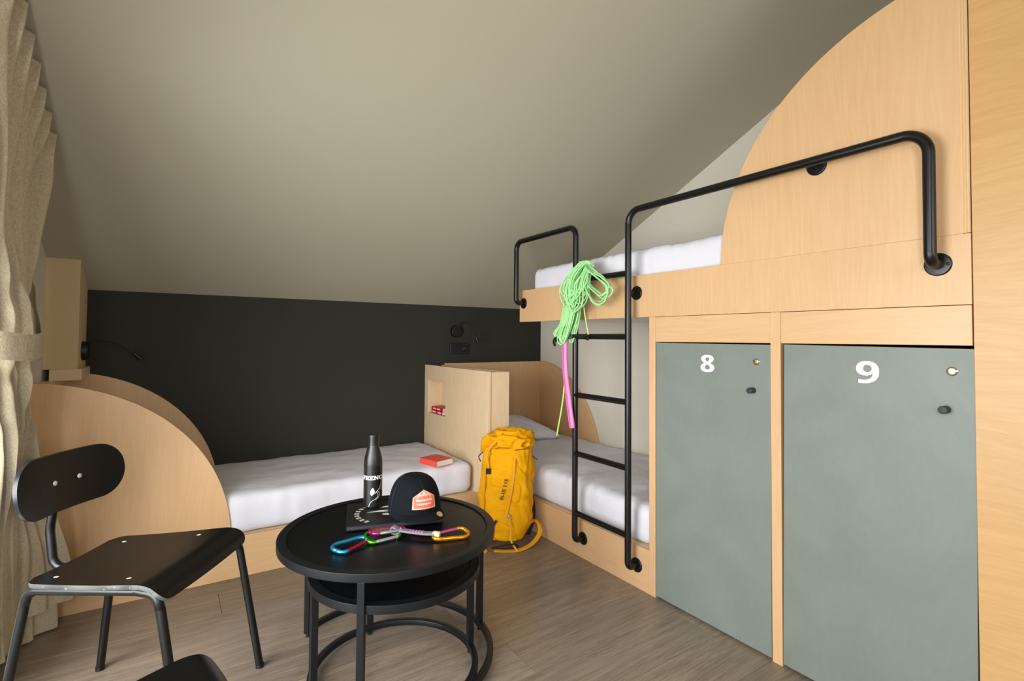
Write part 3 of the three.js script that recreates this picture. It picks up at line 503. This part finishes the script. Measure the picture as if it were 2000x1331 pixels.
{
  const t = thing('notebook', 'flat black notebook with white print under the bottle and cap', 'notebook', null, [0.692, TABLE, -1.822], -17 * Math.PI / 180);
  part(t, 'pages', box(-0.162, 0.0015, -0.121, 0.162, 0.0125, 0.121, 0.0008), std({ color: '#2a2c2f', roughness: 0.8 }));
  const map = canvasTex(1024, 720, (x, w, h) => {
    x.fillStyle = '#0b0c0e'; x.fillRect(0, 0, w, h); x.save(); x.translate(w * 0.5, h * 0.55); x.rotate(-Math.PI / 2 * 0 + Math.PI / 2); x.fillStyle = '#c9c8c2';
    x.restore(); x.save(); x.translate(w * 0.4, h * 0.54); x.font = 'bold 74px sans-serif'; x.textAlign = 'center'; x.fillStyle = '#cfcdc8';
    const word = 'OOHOBO'; for (let i = 0; i < 8; i++) { x.save(); x.rotate(-Math.PI / 2 + (i - 3.5) * 0.24); x.translate(0, -h * 0.42); x.fillRect(-22, -26, 36, 52); x.fillStyle = '#0b0c0e'; x.fillRect(i % 2 ? -12 : -16, -10 + (i % 3) * 4, 16, 10); x.fillStyle = '#cfcdc8'; x.restore(); }
    x.restore(); x.save(); x.translate(w * 0.37, h * 0.46); x.fillStyle = '#cfcdc8'; x.strokeStyle = '#cfcdc8'; x.lineWidth = 9;
    x.beginPath(); x.moveTo(-170, 10); x.lineTo(-20, -30); x.lineTo(160, -18); x.lineTo(20, 10); x.lineTo(120, 44); x.lineTo(-20, 26); x.closePath(); x.fill();
    x.beginPath(); x.ellipse(110, 110, 110, 36, 0.1, 0, 7); x.fill(); x.beginPath(); x.moveTo(-20, -120); x.lineTo(60, -160); x.lineTo(170, -150); x.lineTo(110, -105); x.closePath(); x.fill();
    x.beginPath(); x.moveTo(100, -20); x.bezierCurveTo(220, 0, 220, 60, 300, 70); x.stroke(); x.restore();
  });
  const cover = std({ map, roughness: 0.55 });
  const g = box(-0.165, 0.0125, -0.124, 0.165, 0.0145, 0.124, 0.0008); { const p = g.attributes.position, uv = g.attributes.uv; for (let i = 0; i < p.count; i++) uv.setXY(i, (p.getX(i) + 0.165) / 0.33, (0.124 - p.getZ(i)) / 0.248); }
  part(t, 'cover', g, cover); part(t, 'cover', box(-0.165, 0, -0.124, 0.165, 0.0015, 0.124, 0.0006), M.notebook);
}
{
  const t = thing('water_bottle', 'tall matte black steel water bottle standing on the notebook', 'bottle', null, [0.644, TABLE + 0.0145, -1.915]);
  const r = 0.0355, map = canvasTex(1024, 1024, (x, w, h) => {
    x.fillStyle = '#0a0b0c'; x.fillRect(0, 0, w, h); // u runs once round the bottle, v over 0..0.17 m
    x.fillStyle = '#e9e6e2'; x.font = '900 112px serif'; x.textAlign = 'left'; x.lineWidth = 3; x.strokeStyle = '#e9e6e2'; x.save(); x.translate(292, 356); x.scale(500 / x.measureText('FRENCH').width, 1.05); x.fillText('FRENCH', 0, 0); x.strokeText('FRENCH', 0, 0); x.restore();
    x.save(); x.translate(535, 690); flower(x, 290); x.restore();
  });
  const body = [[0.0, 0.0], [0.031, 0.0], [0.0345, 0.003], [r, 0.008], [r, 0.03], [r, 0.06], [r, 0.09], [r, 0.12], [r, 0.15], [r, 0.165]];
  const bl = lathe(body, 64), p = bl.attributes.position, uv = bl.attributes.uv; for (let i = 0; i < p.count; i++) uv.setY(i, p.getY(i) / 0.17);
  part(t, 'body', bl, phy({ map, roughness: 0.38, clearcoat: 0.15, clearcoatRoughness: 0.4 })).rotation.y = 0;
  part(t, 'shoulder', lathe([[r, 0.165], [0.0348, 0.178], [0.0325, 0.193], [0.0275, 0.212], [0.0225, 0.229], [0.0205, 0.238], [0.0205, 0.241]], 64), M.bottle);
  part(t, 'cap', lathe([[0.0205, 0.241], [0.0215, 0.2415], [0.0215, 0.243], [0.0208, 0.2445], [0.0208, 0.264], [0.021, 0.2755], [0.0205, 0.279], [0.0185, 0.281], [0, 0.2815]], 64), M.bottle);
  t.rotation.y = 161.4 * Math.PI / 180; t.scale.set(0.97, 0.965, 0.97);
}
{
  const t = thing('baseball_cap', 'black trucker cap with a coral mountain patch resting on the notebook', 'cap', null, [0.757, TABLE + 0.0145, -1.782], 0);
  // local: +z is the front of the cap
  const CH = 0.134, cw = 0.093, cl = 0.105;
  const crown = (u, v, off = 0) => { // u round, v up
    const a = u * Math.PI * 2, h = v, prof = Math.cos(h * Math.PI / 2) ** 0.62, front = Math.max(0, Math.sin(a));
    const rx = (cw + off) * prof, rz = (cl + off) * prof * (1 - 0.0 * front), y = (CH + off) * Math.sin(h * Math.PI / 2) ** 0.92 * (1 + 0.0 * front);
    return [Math.cos(a) * rx, y, Math.sin(a) * rz + 0.012 * Math.sin(h * Math.PI) * front];
  };
  const cr = part(t, 'crown', [grid(96, 28, (u, v) => crown(1 - u, v)), grid(96, 20, (u, v) => crown(u, v, -0.003))], M.capCloth);
  const mesh = std({ map: tex(128, 128, (u, v) => { const a = Math.abs(Math.sin(u * 40)) * Math.abs(Math.sin(v * 40)); const k = 0.006 + 0.03 * a; return [k, k * 1.1, k * 1.2]; }), roughness: 0.8 });
  part(t, 'mesh_back', grid(60, 20, (u, v) => crown(0.53 + u * 0.44, v * 0.86, 0.0012)), mesh);
  for (const a of [0.02, 0.25, 0.48]) part(cr, 'seam', sweep(Array.from({ length: 24 }, (_, k) => V(...crown(a, k / 24, 0.0006))), 0.0009, 0.0009, { radial: 6 }), M.blackPlastic);
  part(t, 'button', lathe([[0, 0.006], [0.005, 0.005], [0.0075, 0.002], [0.008, 0]], 20).translate(0, CH - 0.001, 0), M.capCloth);
  const brim = (u, v, off) => { const a = lerp(-1.3, 1.3, u), base = [Math.sin(a) * (cw - 0.004) , 0.006, Math.cos(a) * (cl - 0.004)], L = 0.072 * Math.cos(a / 1.32 * Math.PI / 2) ** 0.55, x = base[0] * (1 + 0.05 * v), z = base[2] + v * L; return [x, base[1] + 0.012 - 2.1 * x * x * (0.4 + 0.6 * v) * 0.9 - 0.004 * v + off, z]; };
  const br = part(t, 'brim', [grid(40, 12, (u, v) => brim(u, v, 0.0035)), grid(40, 12, (u, v) => brim(1 - u, v, 0)), grid(40, 2, (u, v) => brim(u, 1, 0.0035 * (1 - v)))], M.capCloth);
  part(br, 'sticker', grid(12, 8, (u, v) => { const a = u * 6.2832, b = brim(0.74 + 0.07 * Math.cos(a) * v, 0.6 + 0.32 * Math.sin(a) * v, 0.0042); return b; }), std({ color: '#cdb878', roughness: 0.4, metalness: 0.2 }), 'round gold sticker');
  const pm = canvasTex(512, 420, (x, w, h) => {
    x.fillStyle = '#f0a48c'; x.fillRect(0, 0, w, h); x.fillStyle = '#e06a52'; x.beginPath(); x.moveTo(30, h - 24); x.lineTo(20, 180); x.lineTo(150, 110); x.lineTo(256, 30); x.lineTo(362, 110); x.lineTo(492, 180); x.lineTo(482, h - 24); x.closePath(); x.fill();
    x.strokeStyle = '#ffe9dc'; x.lineWidth = 12; x.lineJoin = 'round'; x.beginPath(); x.moveTo(90, 190); x.lineTo(160, 120); x.lineTo(190, 150); x.lineTo(256, 60); x.lineTo(310, 140); x.lineTo(345, 110); x.lineTo(420, 190); x.stroke(); x.beginPath(); x.moveTo(225, 130); x.lineTo(256, 95); x.lineTo(275, 150); x.stroke();
    x.fillStyle = '#f7d8cc'; for (let i = 0; i < 9; i++) { x.fillRect(78 + i * 40, 215 + (i % 3) * 4, 26, 38); } for (let i = 0; i < 8; i++) x.fillRect(100 + i * 39, 300, 25, 36);
  });
  const px = 0.045, poly = (u, v) => { const yTop = 1 - 0.42 * Math.abs(2 * u - 1) ** 1.1; return v * yTop; };
  const patchPt = (u, v) => { const a = 0.25 + (0.5 - u) * 0.15, vy = 0.16 + poly(u, v) * 0.36; return crown(a, vy, 0.0022); };
  const pg = grid(20, 14, patchPt); { const uv = pg.attributes.uv; for (let i = 0; i < uv.count; i++) uv.setXY(i, uv.getX(i), poly(uv.getX(i), uv.getY(i))); }
  part(cr, 'patch', pg, std({ map: pm, roughness: 0.75, side: THREE.DoubleSide }), 'coral house shaped patch with white mountains');
  t.rotation.y = -0.08;
}
// ---------------------------------------------------------------- carabiners and quickdraw
function carabiner(name, label, L, W, bodyM, gateM, a, b, up, r = 0.0058) {
  // lies from a to b (table points); local x along, z across
  const t = thing(name, label, 'carabiner', 'coloured carabiners on the black table');
  const d = b.clone().sub(a); const len = d.length(), X = d.clone().normalize(), Y = up.clone(), Z = X.clone().cross(Y).normalize(); Y.copy(Z.clone().cross(X));
  t.applyMatrix4(new THREE.Matrix4().makeBasis(X, Y, Z).setPosition(a));
  const path = spline([[len * 0.03, 0, W * 0.12], [0, 0, -W * 0.12], [len * 0.04, 0, -W * 0.36], [len * 0.16, 0, -W * 0.5], [len * 0.5, 0, -W * 0.43], [len * 0.84, 0, -W * 0.34], [len * 0.965, 0, -W * 0.22], [len, 0, 0.0], [len * 0.965, 0, W * 0.18], [len * 0.88, 0, W * 0.26]], 70);
  part(t, 'body', sweep(path, r, r * 1.2, { radial: 14, up: V(0, 1, 0) }), bodyM);
  part(t, 'nose', sweep(spline([[len * 0.03, 0, W * 0.12], [len * 0.07, 0, W * 0.33], [len * 0.16, 0, W * 0.45], [len * 0.25, 0, W * 0.46]], 16), r, r * 1.1, { radial: 14, up: V(0, 1, 0) }), bodyM);
  part(t, 'gate', sweep([V(len * 0.22, 0, W * 0.455), V(len * 0.9, 0, W * 0.25)], r * 0.95, r * 0.95, { radial: 14, up: V(0, 1, 0) }), gateM);
  part(t, 'gate_pin', cyl(r * 0.45, r * 0.45, r * 2.4, 12).translate(len * 0.88, 0, W * 0.255), M.silver);
  return t;
}
const ty = TABLE + 0.001, up0 = V(0, 1, 0);
carabiner('carabiner', 'blue carabiner with a red gate at the left end of the chain', 0, 0.06, M.blue, M.red, V(0.424, ty + 0.005, -1.6), V(0.532, ty + 0.007, -1.635), V(0.05, 1, 0.1));
carabiner('carabiner', 'green carabiner linked between the blue and the magenta ones', 0, 0.058, M.green, M.silver, V(0.528, ty + 0.009, -1.632), V(0.637, ty + 0.007, -1.618), V(0, 1, 0.25));
carabiner('carabiner', 'magenta carabiner lying across the green one', 0, 0.05, M.magenta, M.silver, V(0.546, ty + 0.02, -1.645), V(0.655, ty + 0.016, -1.628), V(0, 1, -0.1));
carabiner('carabiner', 'gold carabiner with a pink gate at the right end of the chain', 0, 0.052, M.gold, M.pinkMetal, V(0.832, ty + 0.008, -1.512), V(0.716, ty + 0.008, -1.53), V(0.05, 1, 0.25));
{
  const t = thing('quickdraw_sling', 'grey webbing sling with pink stitching joining two carabiners', 'sling');
  const a = V(0.635, ty + 0.014, -1.625), b = V(0.725, ty + 0.014, -1.535), P = (s, y) => a.clone().lerp(b, s).add(V(0, y, 0));
  part(t, 'webbing', sweep(spline([P(0, 0.004), P(0.2, 0.002), P(0.5, 0), P(0.8, 0.0), P(1, 0.002)], 24), 0.012, 0.004, { up: V(0, 1, 0), power: 4, radial: 16 }), M.sling);
  const dir = b.clone().sub(a).normalize();
  part(t, 'webbing_loop', [sweep(spline([P(0, 0.004), P(-0.14, 0.012), P(-0.2, 0.002), P(-0.12, -0.008), P(0.08, -0.004)], 20), 0.012, 0.0035, { up: V(0, 1, 0).clone(), power: 4, radial: 12 })], M.sling);
  for (const s of [0.34, 0.42, 0.5, 0.58, 0.66]) part(t, 'stitching', sweep([P(s - 0.025, 0.0012), P(s + 0.02, 0.0012)], 0.0095, 0.0041, { up: V(0, 1, 0), power: 4, radial: 12 }), M.slingPink);
  part(t, 'rubber_keeper', sweep([P(0.95, -0.002), P(1.12, -0.002)], 0.012, 0.01, { up: V(0, 1, 0), power: 3, radial: 16 }), M.rubber);
}
// ---------------------------------------------------------------- books
function book(label, w, d, h, pos, rot, coverM, group, spineBars) {
  const t = thing('book', label, 'book', group, pos, rot);
  part(t, 'cover', [box(-w / 2, h - 0.0015, -d / 2, w / 2, h, d / 2, 0.0005), box(-w / 2, 0, -d / 2, w / 2, 0.0015, d / 2, 0.0005), box(-w / 2, 0.0015, -d / 2, -w / 2 + 0.0015, h - 0.0015, d / 2, 0.0005)], coverM);
  part(t, 'pages', box(-w / 2 + 0.0015, 0.0015, -d / 2 + 0.003, w / 2 - 0.003, h - 0.0015, d / 2 - 0.002, 0), M.paper);
  if (spineBars) for (const [a, b] of spineBars) part(t, 'spine_print', box(-w / 2 - 0.0004, h * 0.3, a * d, -w / 2 + 0.0002, h * 0.7, b * d, 0), M.white);
  return t;
}
book('red paperback book lying on the white sheet of the low bed', 0.125, 0.15, 0.033, [1.297, 0.367, -2.742], 0.28, M.bookRed, 'paperback books by the beds', null);
book('lower of the two crimson books stacked in the niche', 0.085, 0.17, 0.022, [1.575, 0.573, -3.245], 0, M.bookCrimson, 'paperback books by the beds', [[-0.4, -0.1], [0.1, 0.4]]);
book('upper of the two crimson books stacked in the niche', 0.085, 0.17, 0.022, [1.577, 0.5955, -3.247], 0.02, M.bookCrimson, 'paperback books by the beds', [[-0.35, -0.12], [0.0, 0.28]]);
// ---------------------------------------------------------------- rope and pink sleeve
{
  const t = thing('climbing_rope', 'bright green climbing rope coiled over the top rung of the ladder', 'rope');
  const X = 1.655, strands = [], j = (s) => (rnd() - 0.5) * s;
  const rr = 0.0037, add = (pts, n = 44) => strands.push(sweep(spline(pts, n), rr, rr, { radial: 7 }));
  for (let i = 0; i < 26; i++) { // long coils falling to the pink sleeve
    const k = i / 25, z0 = -1.862 + j(0.05), fx = X + j(0.05) - 0.012;
    const zl = lerp(-2.055, -1.955, k) + j(0.012), yl = 1.105 + j(0.04) + 0.02 * Math.abs(k - 0.4), dz = 0.012 + rnd() * 0.016;
    add([[X + 0.03 + j(0.02), 1.4 + j(0.02), z0 + 0.01], [X + 0.01, 1.465 + j(0.02), z0], [fx, 1.42, z0 - 0.04 + j(0.02)], [fx - 0.005, 1.3, lerp(z0, zl, 0.55) + j(0.02)], [fx, 1.18, lerp(z0, zl, 0.85) + j(0.015)], [fx, yl, zl - dz], [fx + 0.006, yl - 0.018, zl], [fx + 0.004, yl + 0.012, zl + dz], [fx, 1.2, lerp(z0, zl, 0.7) + dz], [fx + 0.005, 1.32, lerp(z0, zl, 0.3) + j(0.02)], [X + 0.02, 1.42, z0 + 0.02]]);
  }
  for (let i = 0; i < 24; i++) { // shorter loops over the front
    const z0 = -1.86 + j(0.06), zl = -1.9 + j(0.11), yl = 1.275 + j(0.1), fx = X - 0.03 + j(0.035), w = 0.03 + rnd() * 0.03;
    add([[X + 0.02, 1.41 + j(0.02), z0], [X, 1.47 + j(0.015), z0 + j(0.02)], [fx, 1.42, lerp(z0, zl, 0.4) - w * 0.6], [fx - 0.006, 1.34 + j(0.02), zl - w], [fx - 0.004, yl + 0.012, zl - w * 0.5], [fx - 0.004, yl, zl + w * 0.1], [fx, yl + 0.03, zl + w * 0.8], [fx + 0.002, 1.37, zl + w], [X + 0.01, 1.45 + j(0.02), z0 + 0.02]]);
  }
  for (let i = 0; i < 7; i++) { // open loops on the right
    const zl = -1.715 + j(0.06), yl = 1.262 + j(0.07) + 0.01, fx = X - 0.02 + j(0.03);
    add([[X + 0.01, 1.465 + j(0.01), -1.85], [fx, 1.43 + j(0.02), -1.815 + j(0.02)], [fx, 1.385 + j(0.02), -1.74 + j(0.03)], [fx, 1.33 + j(0.02), zl + 0.035 + j(0.01)], [fx, yl + 0.015, zl + 0.02], [fx, yl, zl - 0.02], [fx, yl + 0.025, zl - 0.07], [fx, 1.36, -1.82 + j(0.02)], [X, 1.44, -1.85]]);
  }
  part(t, 'coil', strands, M.rope);
  part(t, 'rope_end', sweep(spline([[X - 0.01, 1.1, -2.0], [X - 0.012, 0.95, -1.992], [X - 0.01, 0.8, -2.01], [X - 0.008, 0.605, -2.062]], 30), 0.004, 0.004, { radial: 8 }), M.ropeTail, 'loose yellow green rope end');
  part(t, 'rope_end', sweep(spline([[X, 1.26, -1.87], [X, 1.18, -1.852], [X, 1.12, -1.835]], 16), 0.0032, 0.0032, { radial: 8 }), M.ropeTail);
}
{
  const t = thing('rope_sleeve', 'narrow pink rope sleeve hanging by a black strap from the ladder', 'rope protector');
  const pts = spline([[1.645, 1.1, -2.0], [1.642, 0.95, -1.992], [1.645, 0.8, -1.968], [1.65, 0.66, -1.945]], 30);
  part(t, 'sleeve', sweep(pts, 0.02, 0.011, { up: V(1, 0, 0.25), power: 2.6, radial: 20 }), M.pink);
  part(t, 'fold', sweep(pts.map((p) => p.clone().add(V(-0.0105, 0, 0.002))), 0.006, 0.0022, { up: V(1, 0, 0.25), radial: 10 }), std({ color: '#cf5a9c', roughness: 0.5 }));
  part(t, 'strap', [sweep(spline([[1.635, 1.092, -2.065], [1.628, 1.1, -2.03], [1.63, 1.106, -1.995], [1.645, 1.11, -1.975], [1.655, 1.112, -1.955]], 24), 0.003, 0.013, { up: V(0, 1, 0), power: 4, radial: 14 }), sweep(spline([[1.655, 1.112, -1.96], [1.659, 1.113, -1.93], [1.664, 1.107, -1.88], [1.655, 1.1, -1.835]], 24), 0.003, 0.009, { up: V(0, 1, 0), power: 4, radial: 14 }), sweep(spline([[1.658, 1.116, -1.955], [1.655, 1.104, -1.9], [1.66, 1.12, -1.85]], 16), 0.002, 0.006, { up: V(0, 1, 0), power: 4, radial: 12 })], M.blackPlastic);
  part(t, 'strap_end', sweep(spline([[1.632, 1.1, -2.065], [1.63, 1.08, -2.068], [1.632, 1.062, -2.06]], 12), 0.008, 0.003, { up: V(1, 0, 0), power: 4, radial: 12 }), M.blackPlastic);
}
// ---------------------------------------------------------------- backpack
{
  const t = thing('backpack', 'tall mustard yellow climbing backpack leaning against the lower bunk', 'backpack', null, [1.545, 0, -2.372], -34 * Math.PI / 180);
  // local: x to the right in the picture, z towards the camera; section of the body at height y
  const H = 0.5;
  const sec = (y) => { const k = y / H; return { w: lerp(0.108, 0.15, smooth(0, 0.25, k)) * (1 - 0.06 * smooth(0.75, 1, k)), d: lerp(0.095, 0.118, smooth(0, 0.3, k)), cx: lerp(-0.012, 0.008, k), cz: lerp(0.02, -0.05, k) }; };
  const pt = (a, y, off = 0) => { const s = sec(y), c = Math.cos(a), si = Math.sin(a), P = 3.2, x = Math.sign(c) * Math.abs(c) ** (2 / P), z = Math.sign(si) * Math.abs(si) ** (2 / P); const ya = 0.35, xr = x * (s.w + off), zr = z * (s.d + off); return V(s.cx + xr * Math.cos(ya) - zr * Math.sin(ya) * 0.6, y, s.cz + zr * Math.cos(ya) + xr * Math.sin(ya) * 0.6); };
  const body = grid(96, 70, (u, v) => {
    const a = (1 - u) * Math.PI * 2; let y, shrink = 1;
    if (v < 0.1) { const k = v / 0.1; shrink = Math.sin(k * Math.PI / 2); y = 0.03 * (1 - Math.cos(k * Math.PI / 2)) + 0.012; } else y = lerp(0.042, H, (v - 0.1) / 0.9);
    const p = pt(a, y), c = pt(0, y).add(pt(Math.PI, y)).multiplyScalar(0.5);
    const fold = 1 - Math.abs(noise(p.x * 6 + p.y * 5, p.y * 4 - p.x * 3, p.z * 6)); const n = noise(p.x * 9, p.y * 7, p.z * 9) * 0.008 + (fold > 0.86 ? (fold - 0.86) * -0.07 : 0) + noise(p.x * 22, p.y * 16, p.z * 22 + 4) * 0.0035 + (noise(p.x * 30, p.y * 8, 3) * 0.006) * smooth(0.3, 0.5, y) ;
    const q = p.clone().sub(c); q.multiplyScalar(shrink * (1 + n / 0.13)); q.add(c); return [q.x, y, q.z];
  }, [0.8, 0.6]);
  part(t, 'main_body', body, M.pack);
  // lid: crumpled hood over the top
  const ctop = pt(0, H).add(pt(Math.PI, H)).multiplyScalar(0.5);
  const lid = new THREE.SphereGeometry(1, 72, 48), lp = lid.attributes.position;
  for (let i = 0; i < lp.count; i++) {
    const v = V().fromBufferAttribute(lp, i), P = 2.7, f = (x) => Math.sign(x) * Math.abs(x) ** (2 / P), x = f(v.x), z = f(v.z), k = 1 / Math.max(1, Math.hypot(x, z) / 1.12);
    const cr = 1 - Math.abs(noise(v.x * 1.5, v.y * 1.2, v.z * 1.5 + 3)) , n = (cr - 0.75) * 0.045 + noise(v.x * 4, v.y * 4, v.z * 4) * 0.006;
    const ya = 0.35, X = x * k * (0.152 + n), Z = z * k * (0.122 + n); lp.setXYZ(i, X * Math.cos(ya) - Z * Math.sin(ya) * 0.6, v.y * (0.075 + n * 0.8) * (v.y > 0 ? 1.05 : 0.85) + X * 0.1, Z * Math.cos(ya) + X * Math.sin(ya) * 0.6);
  }
  lid.computeVertexNormals(); part(t, 'lid', lid.translate(ctop.x - 0.002, H + 0.012, ctop.z - 0.003), M.pack);
  const front = (s, y, off) => { const a = Math.PI * (0.5 - s * 0.25); return pt(a, y, off); }; // s -1..1 across the front
  const strap = (pts, w, m = M.packStrap, th = 0.0018) => sweep(spline(pts, 40), w, th, { up: V(0.1, 0.15, 1), power: 4, radial: 12 });
  part(t, 'lid_strap', strap([V(ctop.x - 0.03, H + 0.088, ctop.z + 0.01), V(ctop.x - 0.035, H + 0.07, ctop.z + 0.075), front(-0.42, H - 0.01, 0.03), front(-0.42, H - 0.1, 0.012)], 0.006), M.packStrap);
  part(t, 'buckle', place(new RoundedBoxGeometry(0.026, 0.03, 0.012, 2, 0.004), front(-0.42, H - 0.115, 0.012).toArray(), [0, 0, 0]), M.packDark, 'dark plastic buckle');
  part(t, 'compression_strap', strap([front(0.35, H - 0.04, 0.012), front(0.3, H - 0.15, 0.008), front(0.18, H - 0.27, 0.006), front(0.1, 0.16, 0.012)], 0.006), M.packStrap); part(t, 'compression_strap', strap([front(0.2, 0.155, 0.016), front(0.3, 0.1, 0.016), front(0.35, 0.05, 0.03), V(0.06, 0.006, 0.17)], 0.005), M.packStrap);
  part(t, 'seam', [-0.62].map((s) => sweep(Array.from({ length: 30 }, (_, k) => front(s, lerp(0.05, H - 0.06, k / 29), 0.004)), 0.003, 0.003, { radial: 8 })), std({ color: '#b97b05', roughness: 0.8 }));
  part(t, 'zip_pull', sweep([front(-0.05, 0.14, 0.008), front(-0.15, 0.1, 0.01), front(-0.18, 0.085, 0.01)], 0.006, 0.003, { up: V(0, 0, 1), radial: 10 }), M.packDark);
  part(t, 'attachment_ring', place(new THREE.TorusGeometry(0.009, 0.003, 10, 24), front(0.22, 0.165, 0.012).toArray(), [0, 0.3, 0]), M.silver);
  { // lettering up the front
    const word = 'BLUE ICE', gs = []; let x = 0; const size = 0.017;
    for (const ch of word) { if (ch !== ' ') { const g = new TextGeometry(ch, { font, size, depth: 0.0004, curveSegments: 4 }); const y = 0.245 + x, s = 0.02 + x * 0.9, p = front(s, y, 0.0075), q = front(s + 0.06, y, 0.0075), e = front(s, y + 0.02, 0.0075); const Y = q.clone().sub(p).normalize().negate(), Xd = e.clone().sub(p).normalize(), Z = Xd.clone().cross(Y).normalize(); Y.copy(Z.clone().cross(Xd)); gs.push(g.applyMatrix4(new THREE.Matrix4().makeBasis(Xd, Y, Z).setPosition(p.add(Z.clone().multiplyScalar(0.004))))); x += size * 0.86; } else x += size * 0.5; }
    part(t, 'lettering', gs, M.packDark, 'dark lettering running up the front');
  }
  part(t, 'side_cord', sweep(spline([pt(Math.PI * 0.98, H - 0.04, 0.004), pt(Math.PI * 0.96, H - 0.06, 0.02), pt(Math.PI * 0.97, H - 0.09, 0.006)], 16), 0.003, 0.003, { radial: 8 }), M.packDark); part(t, 'side_cord', sweep(spline([pt(0, H - 0.05, 0.0), pt(0.05, H - 0.055, 0.018), pt(0.02, H - 0.065, 0.03)], 12), 0.0025, 0.0025, { radial: 8 }), M.packDark);
  part(t, 'shoulder_strap', [sweep(spline([[0.1, 0.3, -0.13], [0.145, 0.2, -0.09], [0.15, 0.1, -0.04], [0.12, 0.02, -0.02]], 30), 0.02, 0.006, { up: V(1, 0, 0.4), power: 3, radial: 14 })], M.packDark, 'dark padded shoulder strap');
  part(t, 'hip_belt', sweep(spline([[0.1, 0.07, 0.0], [0.16, 0.1, -0.01], [0.185, 0.06, 0.02], [0.15, 0.02, 0.08], [0.08, 0.006, 0.15], [0.0, 0.005, 0.17], [-0.06, 0.005, 0.165]], 50), 0.012, 0.003, { up: V(0.2, 1, 0.2), power: 3, radial: 14 }), M.packStrap); part(t, 'hip_belt', sweep(spline([front(-0.68, 0.09, 0.006), front(-0.7, 0.03, 0.012), V(-0.115, 0.006, 0.13), V(-0.1, 0.004, 0.19)], 24), 0.011, 0.002, { up: V(0, 0.3, 1), power: 4, radial: 12 }), M.packStrap);
  part(t, 'belt_loop', sweep(spline([[-0.07, 0.012, 0.15], [-0.02, 0.03, 0.17], [0.05, 0.035, 0.16], [0.06, 0.012, 0.135], [0.0, 0.005, 0.14]], 40, true), 0.006, 0.004, { closed: true, up: V(0, 1, 0), radial: 10 }), M.packDark);
}
renderer.render(scene, camera);
